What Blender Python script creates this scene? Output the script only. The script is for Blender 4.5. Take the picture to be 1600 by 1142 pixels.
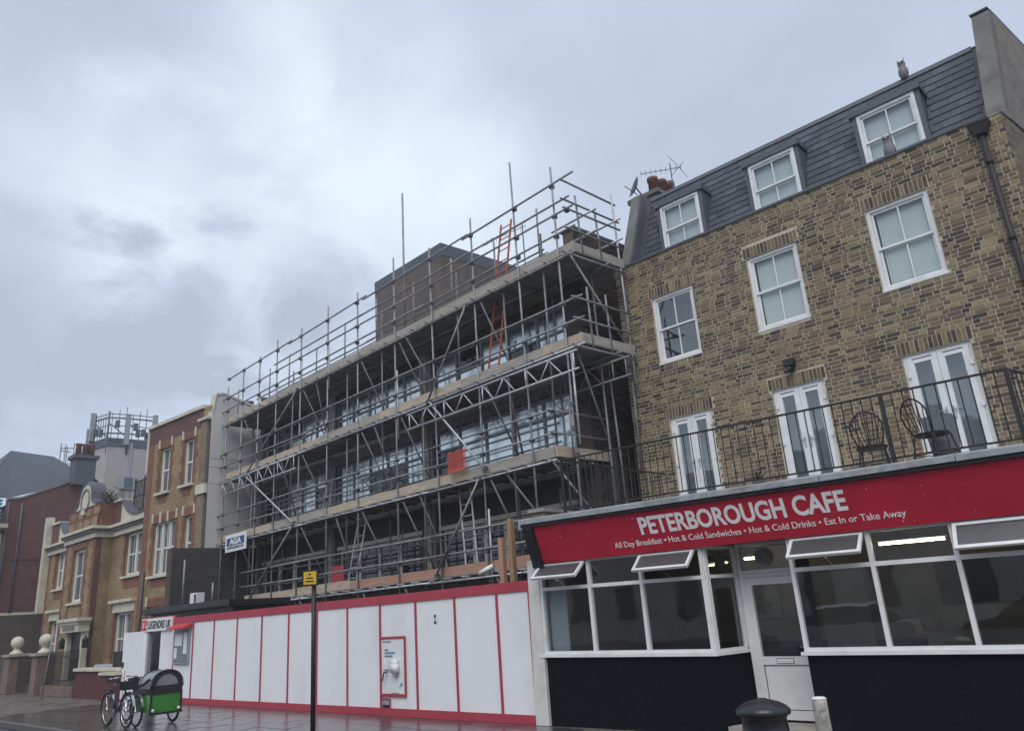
import bpy, math, random
from mathutils import Matrix, Vector
import numpy as np
random.seed(7)
R_ = math.radians
scene = bpy.context.scene
col = scene.collection
for o in list(bpy.data.objects):
    bpy.data.objects.remove(o)

# ------------------------------------------------------------------ camera
cam_d = bpy.data.cameras.new('camera')
cam = bpy.data.objects.new('camera', cam_d)
col.objects.link(cam)
cam_d.sensor_width = 36.0
cam_d.lens = 36.0 * 1182.83 / 1600.0
cam_d.clip_start = 0.05
cam_d.clip_end = 3000
cam.matrix_world = Matrix(((0.722448, 0.259062, 0.641058, 0.0),
                           (0.688115, -0.178777, -0.703233, 0.0),
                           (-0.067575, 0.949171, -0.307422, 1.8),
                           (0, 0, 0, 1)))
scene.camera = cam

# ------------------------------------------------------------------ sky, sun, exposure
SUN_EL, SUN_AZ = 52.0, 150.0          # azimuth clockwise from +Y: behind the viewer
world = bpy.data.worlds.new('World')
scene.world = world
world.use_nodes = True
nt = world.node_tree
nt.nodes.clear()


def N(tree, typ, **kw):
    n = tree.nodes.new(typ)
    for k, v in kw.items():
        setattr(n, k, v)
    return n


def L(tree, a, b):
    tree.links.new(a, b)


def build_sky():
    t = nt
    out = N(t, 'ShaderNodeOutputWorld')
    bg = N(t, 'ShaderNodeBackground')
    bg.inputs['Strength'].default_value = 0.1
    sky = N(t, 'ShaderNodeTexSky')
    sky.sky_type = 'NISHITA'
    sky.sun_disc = False
    sky.sun_elevation = R_(SUN_EL)
    sky.sun_rotation = R_(SUN_AZ)
    tc = N(t, 'ShaderNodeTexCoord')
    # flatten direction to a cloud layer: xy/(z+k)
    sep = N(t, 'ShaderNodeSeparateXYZ'); L(t, tc.outputs['Generated'], sep.inputs[0])
    zz = N(t, 'ShaderNodeMath', operation='ABSOLUTE'); L(t, sep.outputs['Z'], zz.inputs[0])
    za = N(t, 'ShaderNodeMath', operation='ADD'); L(t, zz.outputs[0], za.inputs[0]); za.inputs[1].default_value = 0.45
    dv = N(t, 'ShaderNodeVectorMath', operation='DIVIDE'); L(t, tc.outputs['Generated'], dv.inputs[0])
    cmb = N(t, 'ShaderNodeCombineXYZ')
    for i in range(3):
        L(t, za.outputs[0], cmb.inputs[i])
    L(t, cmb.outputs[0], dv.inputs[1])
    def noise(scale, detail, rough, off, dist=0.0):
        mp = N(t, 'ShaderNodeMapping'); L(t, dv.outputs[0], mp.inputs['Vector'])
        mp.inputs['Location'].default_value = off
        n = N(t, 'ShaderNodeTexNoise'); L(t, mp.outputs[0], n.inputs['Vector'])
        n.inputs['Scale'].default_value = scale
        n.inputs['Detail'].default_value = detail
        n.inputs['Roughness'].default_value = rough
        n.inputs['Distortion'].default_value = dist
        return n.outputs['Fac']
    def lin(a, mul, add):
        m = N(t, 'ShaderNodeMath', operation='MULTIPLY_ADD')
        L(t, a, m.inputs[0]); m.inputs[1].default_value = mul; m.inputs[2].default_value = add
        return m.outputs[0]
    def add(a, b):
        m = N(t, 'ShaderNodeMath', operation='ADD'); L(t, a, m.inputs[0]); L(t, b, m.inputs[1]); return m.outputs[0]
    val = add(lin(noise(1.9, 4, 0.45, (3.1, 1.7, 0.4), .25), 0.62, 0.16), lin(noise(5.0, 6, 0.5, (7, 2, 5), .3), 0.38, -0.16))
    wob = lin(noise(4.2, 7, 0.58, (1, 9, 2), .3), 0.34, -0.17)
    # the cloud masses of this sky: bright breaks and grey banks (direction, size, strength)
    for d, size, amp in (((-0.842, 0.304, 0.446), 0.15, 0.36), ((-0.846, 0.363, 0.390), 0.09, -0.70),
                         ((-0.925, 0.210, 0.315), 0.15, -0.55), ((-0.773, 0.230, 0.591), 0.20, -0.26),
                         ((-0.682, 0.364, 0.635), 0.12, 0.22), ((-0.647, 0.543, 0.536), 0.16, 0.30),
                         ((-0.795, 0.481, 0.369), 0.085, -0.55), ((-0.321, 0.729, 0.604), 0.40, -0.16)):
        dp = N(t, 'ShaderNodeVectorMath', operation='DISTANCE')
        L(t, tc.outputs['Generated'], dp.inputs[0])
        v = Vector(d).normalized(); dp.inputs[1].default_value = v
        dd = add(dp.outputs['Value'], wob)
        mr = N(t, 'ShaderNodeMapRange', interpolation_type='SMOOTHSTEP')
        L(t, dd, mr.inputs['Value'])
        mr.inputs['From Min'].default_value = size * 1.5; mr.inputs['From Max'].default_value = size * 0.2
        mr.inputs['To Min'].default_value = 0.0; mr.inputs['To Max'].default_value = amp
        val = add(val, mr.outputs['Result'])
    ramp = N(t, 'ShaderNodeValToRGB'); L(t, val, ramp.inputs[0])
    e = ramp.color_ramp.elements
    e[0].position = 0.12; e[0].color = (0.40, 0.45, 0.55, 1)
    e[1].position = 0.95; e[1].color = (0.76, 0.84, 0.90, 1)
    m = e.new(0.42); m.color = (0.485, 0.545, 0.67, 1)
    m = e.new(0.68); m.color = (0.62, 0.70, 0.80, 1)
    sc = N(t, 'ShaderNodeVectorMath', operation='SCALE'); L(t, ramp.outputs[0], sc.inputs[0]); sc.inputs['Scale'].default_value = 10.0
    mx = N(t, 'ShaderNodeMix', data_type='RGBA'); mx.inputs['Factor'].default_value = 0.93
    L(t, sky.outputs[0], mx.inputs['A']); L(t, sc.outputs[0], mx.inputs['B'])
    L(t, mx.outputs['Result'], bg.inputs['Color'])
    L(t, bg.outputs[0], out.inputs[0])


build_sky()
sun_d = bpy.data.lights.new('sun', 'SUN')
sun_d.energy = 1.5
sun_d.angle = R_(45)
sun_d.color = (1.0, 0.97, 0.93)
sun = bpy.data.objects.new('sun', sun_d)
col.objects.link(sun)
_az, _el = R_(SUN_AZ), R_(SUN_EL)
_to = Vector((math.sin(_az) * math.cos(_el), math.cos(_az) * math.cos(_el), math.sin(_el)))
sun.rotation_euler = _to.to_track_quat('Z', 'Y').to_euler()
vs = scene.view_settings
vs.view_transform = 'Standard'
vs.look = 'None'
vs.exposure = 0.35
vs.gamma = 1.0
vs.use_curve_mapping = False
scene.cycles.max_bounces = 8
scene.cycles.transparent_max_bounces = 12

# ------------------------------------------------------------------ materials
MATS = {}


def newmat(name):
    m = bpy.data.materials.new(name)
    m.use_nodes = True
    t = m.node_tree
    b = t.nodes['Principled BSDF']
    MATS[name] = m
    return m, t, b


def mat(name, c, rough=0.7, var=0.15, scale=6.0, metal=0.0, spec=0.4, bump=0.0, dirt=None, dscale=1.5, rvar=0.0, coat=0.0, stretch=(1, 1, 1)):
    m, t, b = newmat(name)
    geo = N(t, 'ShaderNodeNewGeometry')
    mp = N(t, 'ShaderNodeMapping'); L(t, geo.outputs['Position'], mp.inputs['Vector']); mp.inputs['Scale'].default_value = stretch
    n = N(t, 'ShaderNodeTexNoise'); L(t, mp.outputs[0], n.inputs['Vector'])
    n.inputs['Scale'].default_value = scale; n.inputs['Detail'].default_value = 5; n.inputs['Roughness'].default_value = 0.6
    mr = N(t, 'ShaderNodeMapRange'); L(t, n.outputs['Fac'], mr.inputs['Value'])
    mr.inputs['From Min'].default_value = 0.25; mr.inputs['From Max'].default_value = 0.75
    mr.inputs['To Min'].default_value = 1 - var; mr.inputs['To Max'].default_value = 1 + var
    sc = N(t, 'ShaderNodeVectorMath', operation='SCALE'); sc.inputs[0].default_value = c[:3]; L(t, mr.outputs[0], sc.inputs['Scale'])
    out = sc.outputs[0]
    if dirt:
        n2 = N(t, 'ShaderNodeTexNoise'); L(t, mp.outputs[0], n2.inputs['Vector'])
        n2.inputs['Scale'].default_value = dscale; n2.inputs['Detail'].default_value = 7; n2.inputs['Roughness'].default_value = 0.65
        m2 = N(t, 'ShaderNodeMapRange'); L(t, n2.outputs['Fac'], m2.inputs['Value'])
        m2.inputs['From Min'].default_value = 0.5; m2.inputs['From Max'].default_value = 0.72
        m2.inputs['To Max'].default_value = dirt[3]
        mx = N(t, 'ShaderNodeMix', data_type='RGBA'); L(t, m2.outputs[0], mx.inputs['Factor'])
        L(t, out, mx.inputs['A']); mx.inputs['B'].default_value = (*dirt[:3], 1)
        out = mx.outputs['Result']
    L(t, out, b.inputs['Base Color'])
    b.inputs['Roughness'].default_value = rough
    if rvar:
        m3 = N(t, 'ShaderNodeMapRange'); L(t, n.outputs['Fac'], m3.inputs['Value'])
        m3.inputs['From Min'].default_value = 0.3; m3.inputs['From Max'].default_value = 0.7
        m3.inputs['To Min'].default_value = max(0.03, rough - rvar); m3.inputs['To Max'].default_value = min(1, rough + rvar)
        L(t, m3.outputs[0], b.inputs['Roughness'])
    b.inputs['Metallic'].default_value = metal
    b.inputs['Specular IOR Level'].default_value = spec
    b.inputs['Coat Weight'].default_value = coat
    if bump:
        bp = N(t, 'ShaderNodeBump'); L(t, n.outputs['Fac'], bp.inputs['Height'])
        bp.inputs['Strength'].default_value = bump; bp.inputs['Distance'].default_value = 0.02
        L(t, bp.outputs[0], b.inputs['Normal'])
    return m


def brickmat(name, c1, c2, mortar, bw=0.225, bh=0.075, ms=0.012, var=0.3, stain=(0.05, 0.045, 0.04, 0.5), sscale=0.7):
    m, t, b = newmat(name)
    uv = N(t, 'ShaderNodeUVMap')
    br = N(t, 'ShaderNodeTexBrick'); L(t, uv.outputs[0], br.inputs['Vector'])
    br.inputs['Scale'].default_value = 1.0
    br.inputs['Brick Width'].default_value = bw; br.inputs['Row Height'].default_value = bh
    br.inputs['Mortar Size'].default_value = ms; br.inputs['Mortar Smooth'].default_value = 0.2
    br.inputs['Bias'].default_value = 0.0
    br.inputs['Color1'].default_value = (*c1, 1); br.inputs['Color2'].default_value = (*c2, 1)
    br.inputs['Mortar'].default_value = (*mortar, 1)
    geo = N(t, 'ShaderNodeNewGeometry')
    n = N(t, 'ShaderNodeTexNoise'); L(t, geo.outputs['Position'], n.inputs['Vector'])
    n.inputs['Scale'].default_value = 3.0; n.inputs['Detail'].default_value = 8; n.inputs['Roughness'].default_value = 0.7
    mr = N(t, 'ShaderNodeMapRange'); L(t, n.outputs['Fac'], mr.inputs['Value'])
    mr.inputs['From Min'].default_value = 0.25; mr.inputs['From Max'].default_value = 0.75
    mr.inputs['To Min'].default_value = 1 - var; mr.inputs['To Max'].default_value = 1 + var
    sc = N(t, 'ShaderNodeVectorMath', operation='SCALE'); L(t, br.outputs['Color'], sc.inputs[0]); L(t, mr.outputs[0], sc.inputs['Scale'])
    n2 = N(t, 'ShaderNodeTexNoise'); L(t, geo.outputs['Position'], n2.inputs['Vector'])
    n2.inputs['Scale'].default_value = sscale; n2.inputs['Detail'].default_value = 6
    m2 = N(t, 'ShaderNodeMapRange'); L(t, n2.outputs['Fac'], m2.inputs['Value'])
    m2.inputs['From Min'].default_value = 0.48; m2.inputs['From Max'].default_value = 0.75; m2.inputs['To Max'].default_value = stain[3]
    mx = N(t, 'ShaderNodeMix', data_type='RGBA'); L(t, m2.outputs[0], mx.inputs['Factor'])
    L(t, sc.outputs[0], mx.inputs['A']); mx.inputs['B'].default_value = (*stain[:3], 1)
    L(t, mx.outputs['Result'], b.inputs['Base Color'])
    b.inputs['Roughness'].default_value = 0.9
    bp = N(t, 'ShaderNodeBump'); L(t, br.outputs['Fac'], bp.inputs['Height']); bp.invert = True
    bp.inputs['Strength'].default_value = 0.6; bp.inputs['Distance'].default_value = 0.01
    L(t, bp.outputs[0], b.inputs['Normal'])
    return m


def piecemat(name, rough=0.9, spec=0.3, patch=None):
    """colour of each laid piece comes with the piece, grain from noise"""
    m, t, b = newmat(name)
    at = N(t, 'ShaderNodeAttribute'); at.attribute_name = 'Col'
    geo = N(t, 'ShaderNodeNewGeometry')
    n = N(t, 'ShaderNodeTexNoise'); L(t, geo.outputs['Position'], n.inputs['Vector'])
    n.inputs['Scale'].default_value = 22; n.inputs['Detail'].default_value = 6; n.inputs['Roughness'].default_value = 0.7
    mr = N(t, 'ShaderNodeMapRange'); L(t, n.outputs['Fac'], mr.inputs['Value'])
    mr.inputs['From Min'].default_value = 0.25; mr.inputs['From Max'].default_value = 0.75
    mr.inputs['To Min'].default_value = 0.7; mr.inputs['To Max'].default_value = 1.3
    sc = N(t, 'ShaderNodeVectorMath', operation='SCALE'); L(t, at.outputs['Color'], sc.inputs[0]); L(t, mr.outputs[0], sc.inputs['Scale'])
    out = sc.outputs[0]
    if patch:
        n2 = N(t, 'ShaderNodeTexNoise'); L(t, geo.outputs['Position'], n2.inputs['Vector'])
        n2.inputs['Scale'].default_value = 1.3; n2.inputs['Detail'].default_value = 9; n2.inputs['Roughness'].default_value = 0.72
        m2 = N(t, 'ShaderNodeMapRange'); L(t, n2.outputs['Fac'], m2.inputs['Value'])
        m2.inputs['From Min'].default_value = 0.46; m2.inputs['From Max'].default_value = 0.66; m2.inputs['To Max'].default_value = patch[3]
        mx = N(t, 'ShaderNodeMix', data_type='RGBA'); L(t, m2.outputs[0], mx.inputs['Factor'])
        L(t, out, mx.inputs['A']); mx.inputs['B'].default_value = (*patch[:3], 1)
        out = mx.outputs['Result']
    L(t, out, b.inputs['Base Color'])
    b.inputs['Roughness'].default_value = rough
    b.inputs['Specular IOR Level'].default_value = spec
    bp = N(t, 'ShaderNodeBump'); L(t, n.outputs['Fac'], bp.inputs['Height'])
    bp.inputs['Strength'].default_value = 0.35; bp.inputs['Distance'].default_value = 0.008
    L(t, bp.outputs[0], b.inputs['Normal'])
    return m


def glassmat(name, tint=(0.8, 0.86, 0.86), ior=1.7, rough=0.02):
    m, t, b = newmat(name)
    t.nodes.remove(b)
    out = t.nodes['Material Output']
    tr = N(t, 'ShaderNodeBsdfTransparent'); tr.inputs[0].default_value = (*tint, 1)
    gl = N(t, 'ShaderNodeBsdfGlossy'); gl.inputs['Roughness'].default_value = rough; gl.inputs['Color'].default_value = (0.93, 0.97, 1, 1)
    geo = N(t, 'ShaderNodeNewGeometry')
    # Schlick reflectance of a thin pane, the same from both sides
    f0 = ((ior - 1) / (ior + 1)) ** 2
    dt = N(t, 'ShaderNodeVectorMath', operation='DOT_PRODUCT'); L(t, geo.outputs['Normal'], dt.inputs[0]); L(t, geo.outputs['Incoming'], dt.inputs[1])
    ab = N(t, 'ShaderNodeMath', operation='ABSOLUTE'); L(t, dt.outputs['Value'], ab.inputs[0])
    om = N(t, 'ShaderNodeMath', operation='SUBTRACT', use_clamp=True); om.inputs[0].default_value = 1.0; L(t, ab.outputs[0], om.inputs[1])
    pw = N(t, 'ShaderNodeMath', operation='POWER'); L(t, om.outputs[0], pw.inputs[0]); pw.inputs[1].default_value = 5.0
    fr = N(t, 'ShaderNodeMath', operation='MULTIPLY_ADD'); L(t, pw.outputs[0], fr.inputs[0]); fr.inputs[1].default_value = 1 - f0; fr.inputs[2].default_value = f0
    n = N(t, 'ShaderNodeTexNoise'); L(t, geo.outputs['Position'], n.inputs['Vector']); n.inputs['Scale'].default_value = 1.6
    bp = N(t, 'ShaderNodeBump'); L(t, n.outputs['Fac'], bp.inputs['Height']); bp.inputs['Strength'].default_value = 0.05; bp.inputs['Distance'].default_value = 0.05
    L(t, bp.outputs[0], gl.inputs['Normal'])
    mx = N(t, 'ShaderNodeMixShader'); L(t, fr.outputs[0], mx.inputs[0]); L(t, tr.outputs[0], mx.inputs[1]); L(t, gl.outputs[0], mx.inputs[2])
    L(t, mx.outputs[0], out.inputs['Surface'])
    return m


def emitmat(name, c, s):
    m, t, b = newmat(name)
    b.inputs['Base Color'].default_value = (*c, 1)
    b.inputs['Emission Color'].default_value = (*c, 1)
    b.inputs['Emission Strength'].default_value = s
    return m


mat('asphalt', (0.055, 0.056, 0.06), 0.35, 0.35, 30, bump=0.2, rvar=0.15)
mat('paving', (0.145, 0.128, 0.112), 0.35, 0.3, 1.2, dirt=(0.07, 0.065, 0.065, 0.8), dscale=0.6, rvar=0.2, spec=0.5)
piecemat('slab', 0.15, 1.0)
mat('kerb', (0.10, 0.097, 0.095), 0.6, 0.25, 9)
mat('mortar', (0.47, 0.425, 0.335), 0.95, 0.2, 14, dirt=(0.26, 0.22, 0.165, 0.7), dscale=1.6)
piecemat('brick_piece', 0.92, 0.2, patch=(0.25, 0.20, 0.13, 0.3))
piecemat('dark_brick_piece', 0.92, 0.2)
mat('dark_mortar', (0.13, 0.11, 0.10), 0.95, 0.3, 8)
piecemat('slate_piece', 0.6, 0.3)
mat('slate_under', (0.075, 0.085, 0.105), 0.7, 0.2, 5)
mat('lead', (0.30, 0.315, 0.335), 0.6, 0.25, 7, dirt=(0.09, 0.095, 0.10, 0.7), dscale=3)
mat('dark_lead', (0.085, 0.093, 0.112), 0.6, 0.2, 4)
mat('render_grey', (0.15, 0.148, 0.14), 0.9, 0.3, 3, dirt=(0.075, 0.075, 0.072, 0.9), dscale=1.4)
mat('white_render', (0.50, 0.50, 0.49), 0.85, 0.07, 1.5, dirt=(0.36, 0.36, 0.36, 0.5), dscale=0.8)
mat('old_white_paint', (0.62, 0.61, 0.58), 0.7, 0.1, 3, dirt=(0.27, 0.25, 0.23, 0.85), dscale=3.2, stretch=(1, 1, .45))
mat('upvc', (0.74, 0.75, 0.75), 0.35, 0.05, 4, dirt=(0.50, 0.49, 0.46, 0.5), dscale=3)
mat('white_wood', (0.66, 0.65, 0.60), 0.6, 0.08, 5)
mat('cream_stone', (0.58, 0.54, 0.44), 0.85, 0.15, 4, dirt=(0.25, 0.24, 0.22, 0.6), dscale=2)
mat('stone', (0.33, 0.315, 0.28), 0.85, 0.2, 6, dirt=(0.15, 0.14, 0.13, 0.6), dscale=2)
mat('concrete', (0.20, 0.195, 0.185), 0.9, 0.2, 4, dirt=(0.11, 0.105, 0.10, 0.6), dscale=1.5)
mat('tower_render', (0.37, 0.345, 0.33), 0.9, 0.1, 1.2, dirt=(0.28, 0.265, 0.255, 0.6), dscale=0.5)
mat('blind', (0.55, 0.62, 0.615), 0.7, 0.03, 4)
mat('net_curtain', (0.40, 0.46, 0.475), 0.8, 0.05, 2)
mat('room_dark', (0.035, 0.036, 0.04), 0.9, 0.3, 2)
mat('room_mid', (0.26, 0.28, 0.30), 0.9, 0.2, 1.5)
mat('cafe_wall', (0.22, 0.20, 0.165), 0.8, 0.2, 2)
mat('cafe_floor', (0.05, 0.045, 0.04), 0.5, 0.3, 3)
mat('red_paint', (0.50, 0.018, 0.046), 0.42, 0.08, 2.5, dirt=(0.40, 0.016, 0.038, 0.7), dscale=1.3)
mat('hoarding_red', (0.40, 0.05, 0.075), 0.6, 0.12, 4, dirt=(0.30, 0.05, 0.07, 0.7), dscale=2)
mat('hoarding_white', (0.79, 0.80, 0.82), 0.45, 0.03, 1.6, dirt=(0.66, 0.655, 0.66, 0.8), dscale=0.9, stretch=(1, 1, .35))
mat('letter_white', (0.90, 0.88, 0.87), 0.5, 0.05, 6)
mat('navy_paint', (0.004, 0.0065, 0.0095), 0.8, 0.5, 45, spec=0.10, bump=0.5, dirt=(0.008, 0.012, 0.016, 0.7), dscale=2)
mat('black_paint', (0.017, 0.018, 0.022), 0.45, 0.25, 8)
mat('black_iron', (0.024, 0.022, 0.022), 0.6, 0.3, 12)
mat('black_plastic', (0.014, 0.015, 0.018), 0.3, 0.25, 5, spec=0.5)
mat('galv', (0.27, 0.28, 0.285), 0.6, 0.3, 9, metal=0.3, dirt=(0.13, 0.11, 0.095, 0.8), dscale=3)
mat('dull_tube', (0.20, 0.205, 0.22), 0.55, 0.3, 7, metal=0.35, dirt=(0.12, 0.095, 0.08, 0.7), dscale=4)
mat('alloy', (0.47, 0.49, 0.51), 0.5, 0.15, 9, metal=0.35, dirt=(0.30, 0.29, 0.28, 0.7), dscale=4)
mat('coupler', (0.13, 0.13, 0.14), 0.6, 0.3, 20, metal=0.4)
mat('board', (0.47, 0.385, 0.295), 0.85, 0.2, 3, stretch=(1, 1, 6), dirt=(0.33, 0.28, 0.225, 0.7), dscale=1.2)
mat('board_grey', (0.36, 0.33, 0.29), 0.9, 0.2, 3, stretch=(1, 1, 6), dirt=(0.24, 0.22, 0.20, 0.7), dscale=1.2)
mat('board_pink', (0.42, 0.24, 0.175), 0.85, 0.18, 3, stretch=(1, 1, 6), dirt=(0.32, 0.21, 0.16, 0.7), dscale=1.5)
mat('deck', (0.20, 0.185, 0.175), 0.9, 0.3, 4)
mat('orange_ladder', (0.50, 0.13, 0.06), 0.55, 0.2, 6)
mat('orange_mesh', (0.50, 0.085, 0.055), 0.6, 0.15, 20)
mat('alu_frame', (0.28, 0.285, 0.30), 0.5, 0.15, 5, metal=0.3)
mat('solar_glass', (0.62, 0.68, 0.69), 0.15, 0.08, 0.8, metal=1.0)
mat('cream_frame', (0.60, 0.57, 0.51), 0.6, 0.12, 5)
mat('dark_glass', (0.02, 0.023, 0.029), 0.06, 0.3, 0.7, spec=0.7)
mat('far_glass', (0.10, 0.115, 0.13), 0.1, 0.4, 0.6, spec=0.7)
brickmat('spandrel_brick', (0.075, 0.055, 0.045), (0.045, 0.037, 0.033), (0.085, 0.075, 0.065))
brickmat('roof_brick', (0.145, 0.098, 0.085), (0.105, 0.075, 0.068), (0.13, 0.115, 0.105))
brickmat('soot_brick', (0.062, 0.054, 0.05), (0.04, 0.036, 0.035), (0.075, 0.068, 0.063), stain=(0.03, 0.028, 0.028, 0.7))
brickmat('yellow_brick', (0.33, 0.235, 0.115), (0.25, 0.172, 0.085), (0.27, 0.21, 0.13), stain=(0.13, 0.095, 0.06, 0.7), sscale=0.9)
brickmat('red_brick', (0.235, 0.082, 0.052), (0.185, 0.066, 0.045), (0.2, 0.11, 0.08), stain=(0.10, 0.05, 0.042, 0.6), sscale=0.9)
brickmat('pier_brick', (0.21, 0.12, 0.09), (0.16, 0.10, 0.08), (0.2, 0.16, 0.13))
brickmat('flank_brick', (0.20, 0.175, 0.145), (0.14, 0.12, 0.105), (0.22, 0.20, 0.175), stain=(0.10, 0.092, 0.085, 0.7))
brickmat('maroon_brick', (0.155, 0.063, 0.055), (0.125, 0.054, 0.048), (0.12, 0.07, 0.065), stain=(0.085, 0.045, 0.045, 0.5))
brickmat('brown_brick', (0.10, 0.075, 0.055), (0.075, 0.058, 0.046), (0.09, 0.075, 0.06))
brickmat('tan_brick', (0.26, 0.19, 0.12), (0.18, 0.125, 0.085), (0.25, 0.21, 0.16))
mat('garden_red', (0.10, 0.032, 0.03), 0.8, 0.25, 5)
mat('roof_slate', (0.055, 0.064, 0.08), 0.65, 0.25, 1.2, stretch=(1, 3, 3))
mat('terracotta', (0.15, 0.07, 0.06), 0.85, 0.2, 6)
mat('timber', (0.30, 0.20, 0.11), 0.85, 0.25, 4, stretch=(6, 6, 1))
mat('blue_tarp', (0.11, 0.33, 0.50), 0.55, 0.2, 5)
mat('green_panel', (0.05, 0.25, 0.04), 0.4, 0.15, 3)
mat('rubber', (0.018, 0.018, 0.02), 0.7, 0.2, 10)
mat('chrome', (0.55, 0.56, 0.58), 0.2, 0.1, 5, metal=0.9)
mat('clear_vinyl', (0.19, 0.20, 0.215), 0.15, 0.3, 3, spec=0.8)
mat('yellow_plate', (0.62, 0.40, 0.03), 0.5, 0.06, 8)
mat('sign_blue', (0.02, 0.05, 0.20), 0.45, 0.1, 6)
mat('sign_white', (0.72, 0.73, 0.74), 0.45, 0.05, 6)
mat('sign_black', (0.02, 0.02, 0.022), 0.5, 0.1, 6)
mat('sign_red', (0.50, 0.03, 0.035), 0.5, 0.1, 6)
mat('print_blue', (0.10, 0.26, 0.42), 0.5, 0.1, 6)
mat('print_grey', (0.20, 0.21, 0.24), 0.5, 0.1, 6)
mat('grey_plastic', (0.30, 0.32, 0.35), 0.5, 0.1, 5)
mat('notice_board', (0.17, 0.185, 0.21), 0.25, 0.1, 3, spec=0.6)
mat('doorway_brown', (0.05, 0.04, 0.042), 0.8, 0.2, 3)
mat('peeling_paint', (0.46, 0.44, 0.40), 0.7, 0.15, 8, dirt=(0.10, 0.075, 0.06, 1.0), dscale=13)
mat('owl_grey', (0.19, 0.185, 0.19), 0.7, 0.3, 14)
mat('weeds', (0.06, 0.07, 0.035), 0.8, 0.3, 9)
mat('antenna_grey', (0.30, 0.32, 0.35), 0.6, 0.12, 6)
mat('antenna_dark', (0.10, 0.11, 0.14), 0.6, 0.15, 6)
mat('car_paint_pale', (0.55, 0.57, 0.60), 0.25, 0.03, 2, spec=0.6, coat=0.6)
mat('car_paint_dark', (0.03, 0.04, 0.06), 0.25, 0.03, 2, spec=0.6, coat=0.6)
mat('opposite_wall', (0.55, 0.53, 0.50), 0.9, 0.3, 1)
glassmat('glass', (0.84, 0.88, 0.89), 2.2)
glassmat('sky_glass', (0.92, 0.95, 0.95), 2.35)
mat('vent_glass', (0.075, 0.08, 0.08), 0.25, 0.1, 3, spec=0.6)
glassmat('clear_glass', (0.97, 0.99, 0.985), 1.6)
emitmat('tube_light', (1.0, 0.84, 0.45), 20.0)


# ------------------------------------------------------------------ mesh helpers
class Frame:
    def __init__(s, o, du, dv, slope=0.0):
        s.o = o; s.du = du; s.dv = dv; s.k = slope
    def __call__(s, u, v, w):
        return (s.o[0] + u * s.du[0] + v * s.dv[0], s.o[1] + u * s.du[1] + v * s.dv[1], w + u * s.k)
    def ang(s):
        return math.atan2(s.du[1], s.du[0])


WORLD = Frame((0, 0), (1, 0), (0, 1))


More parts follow.
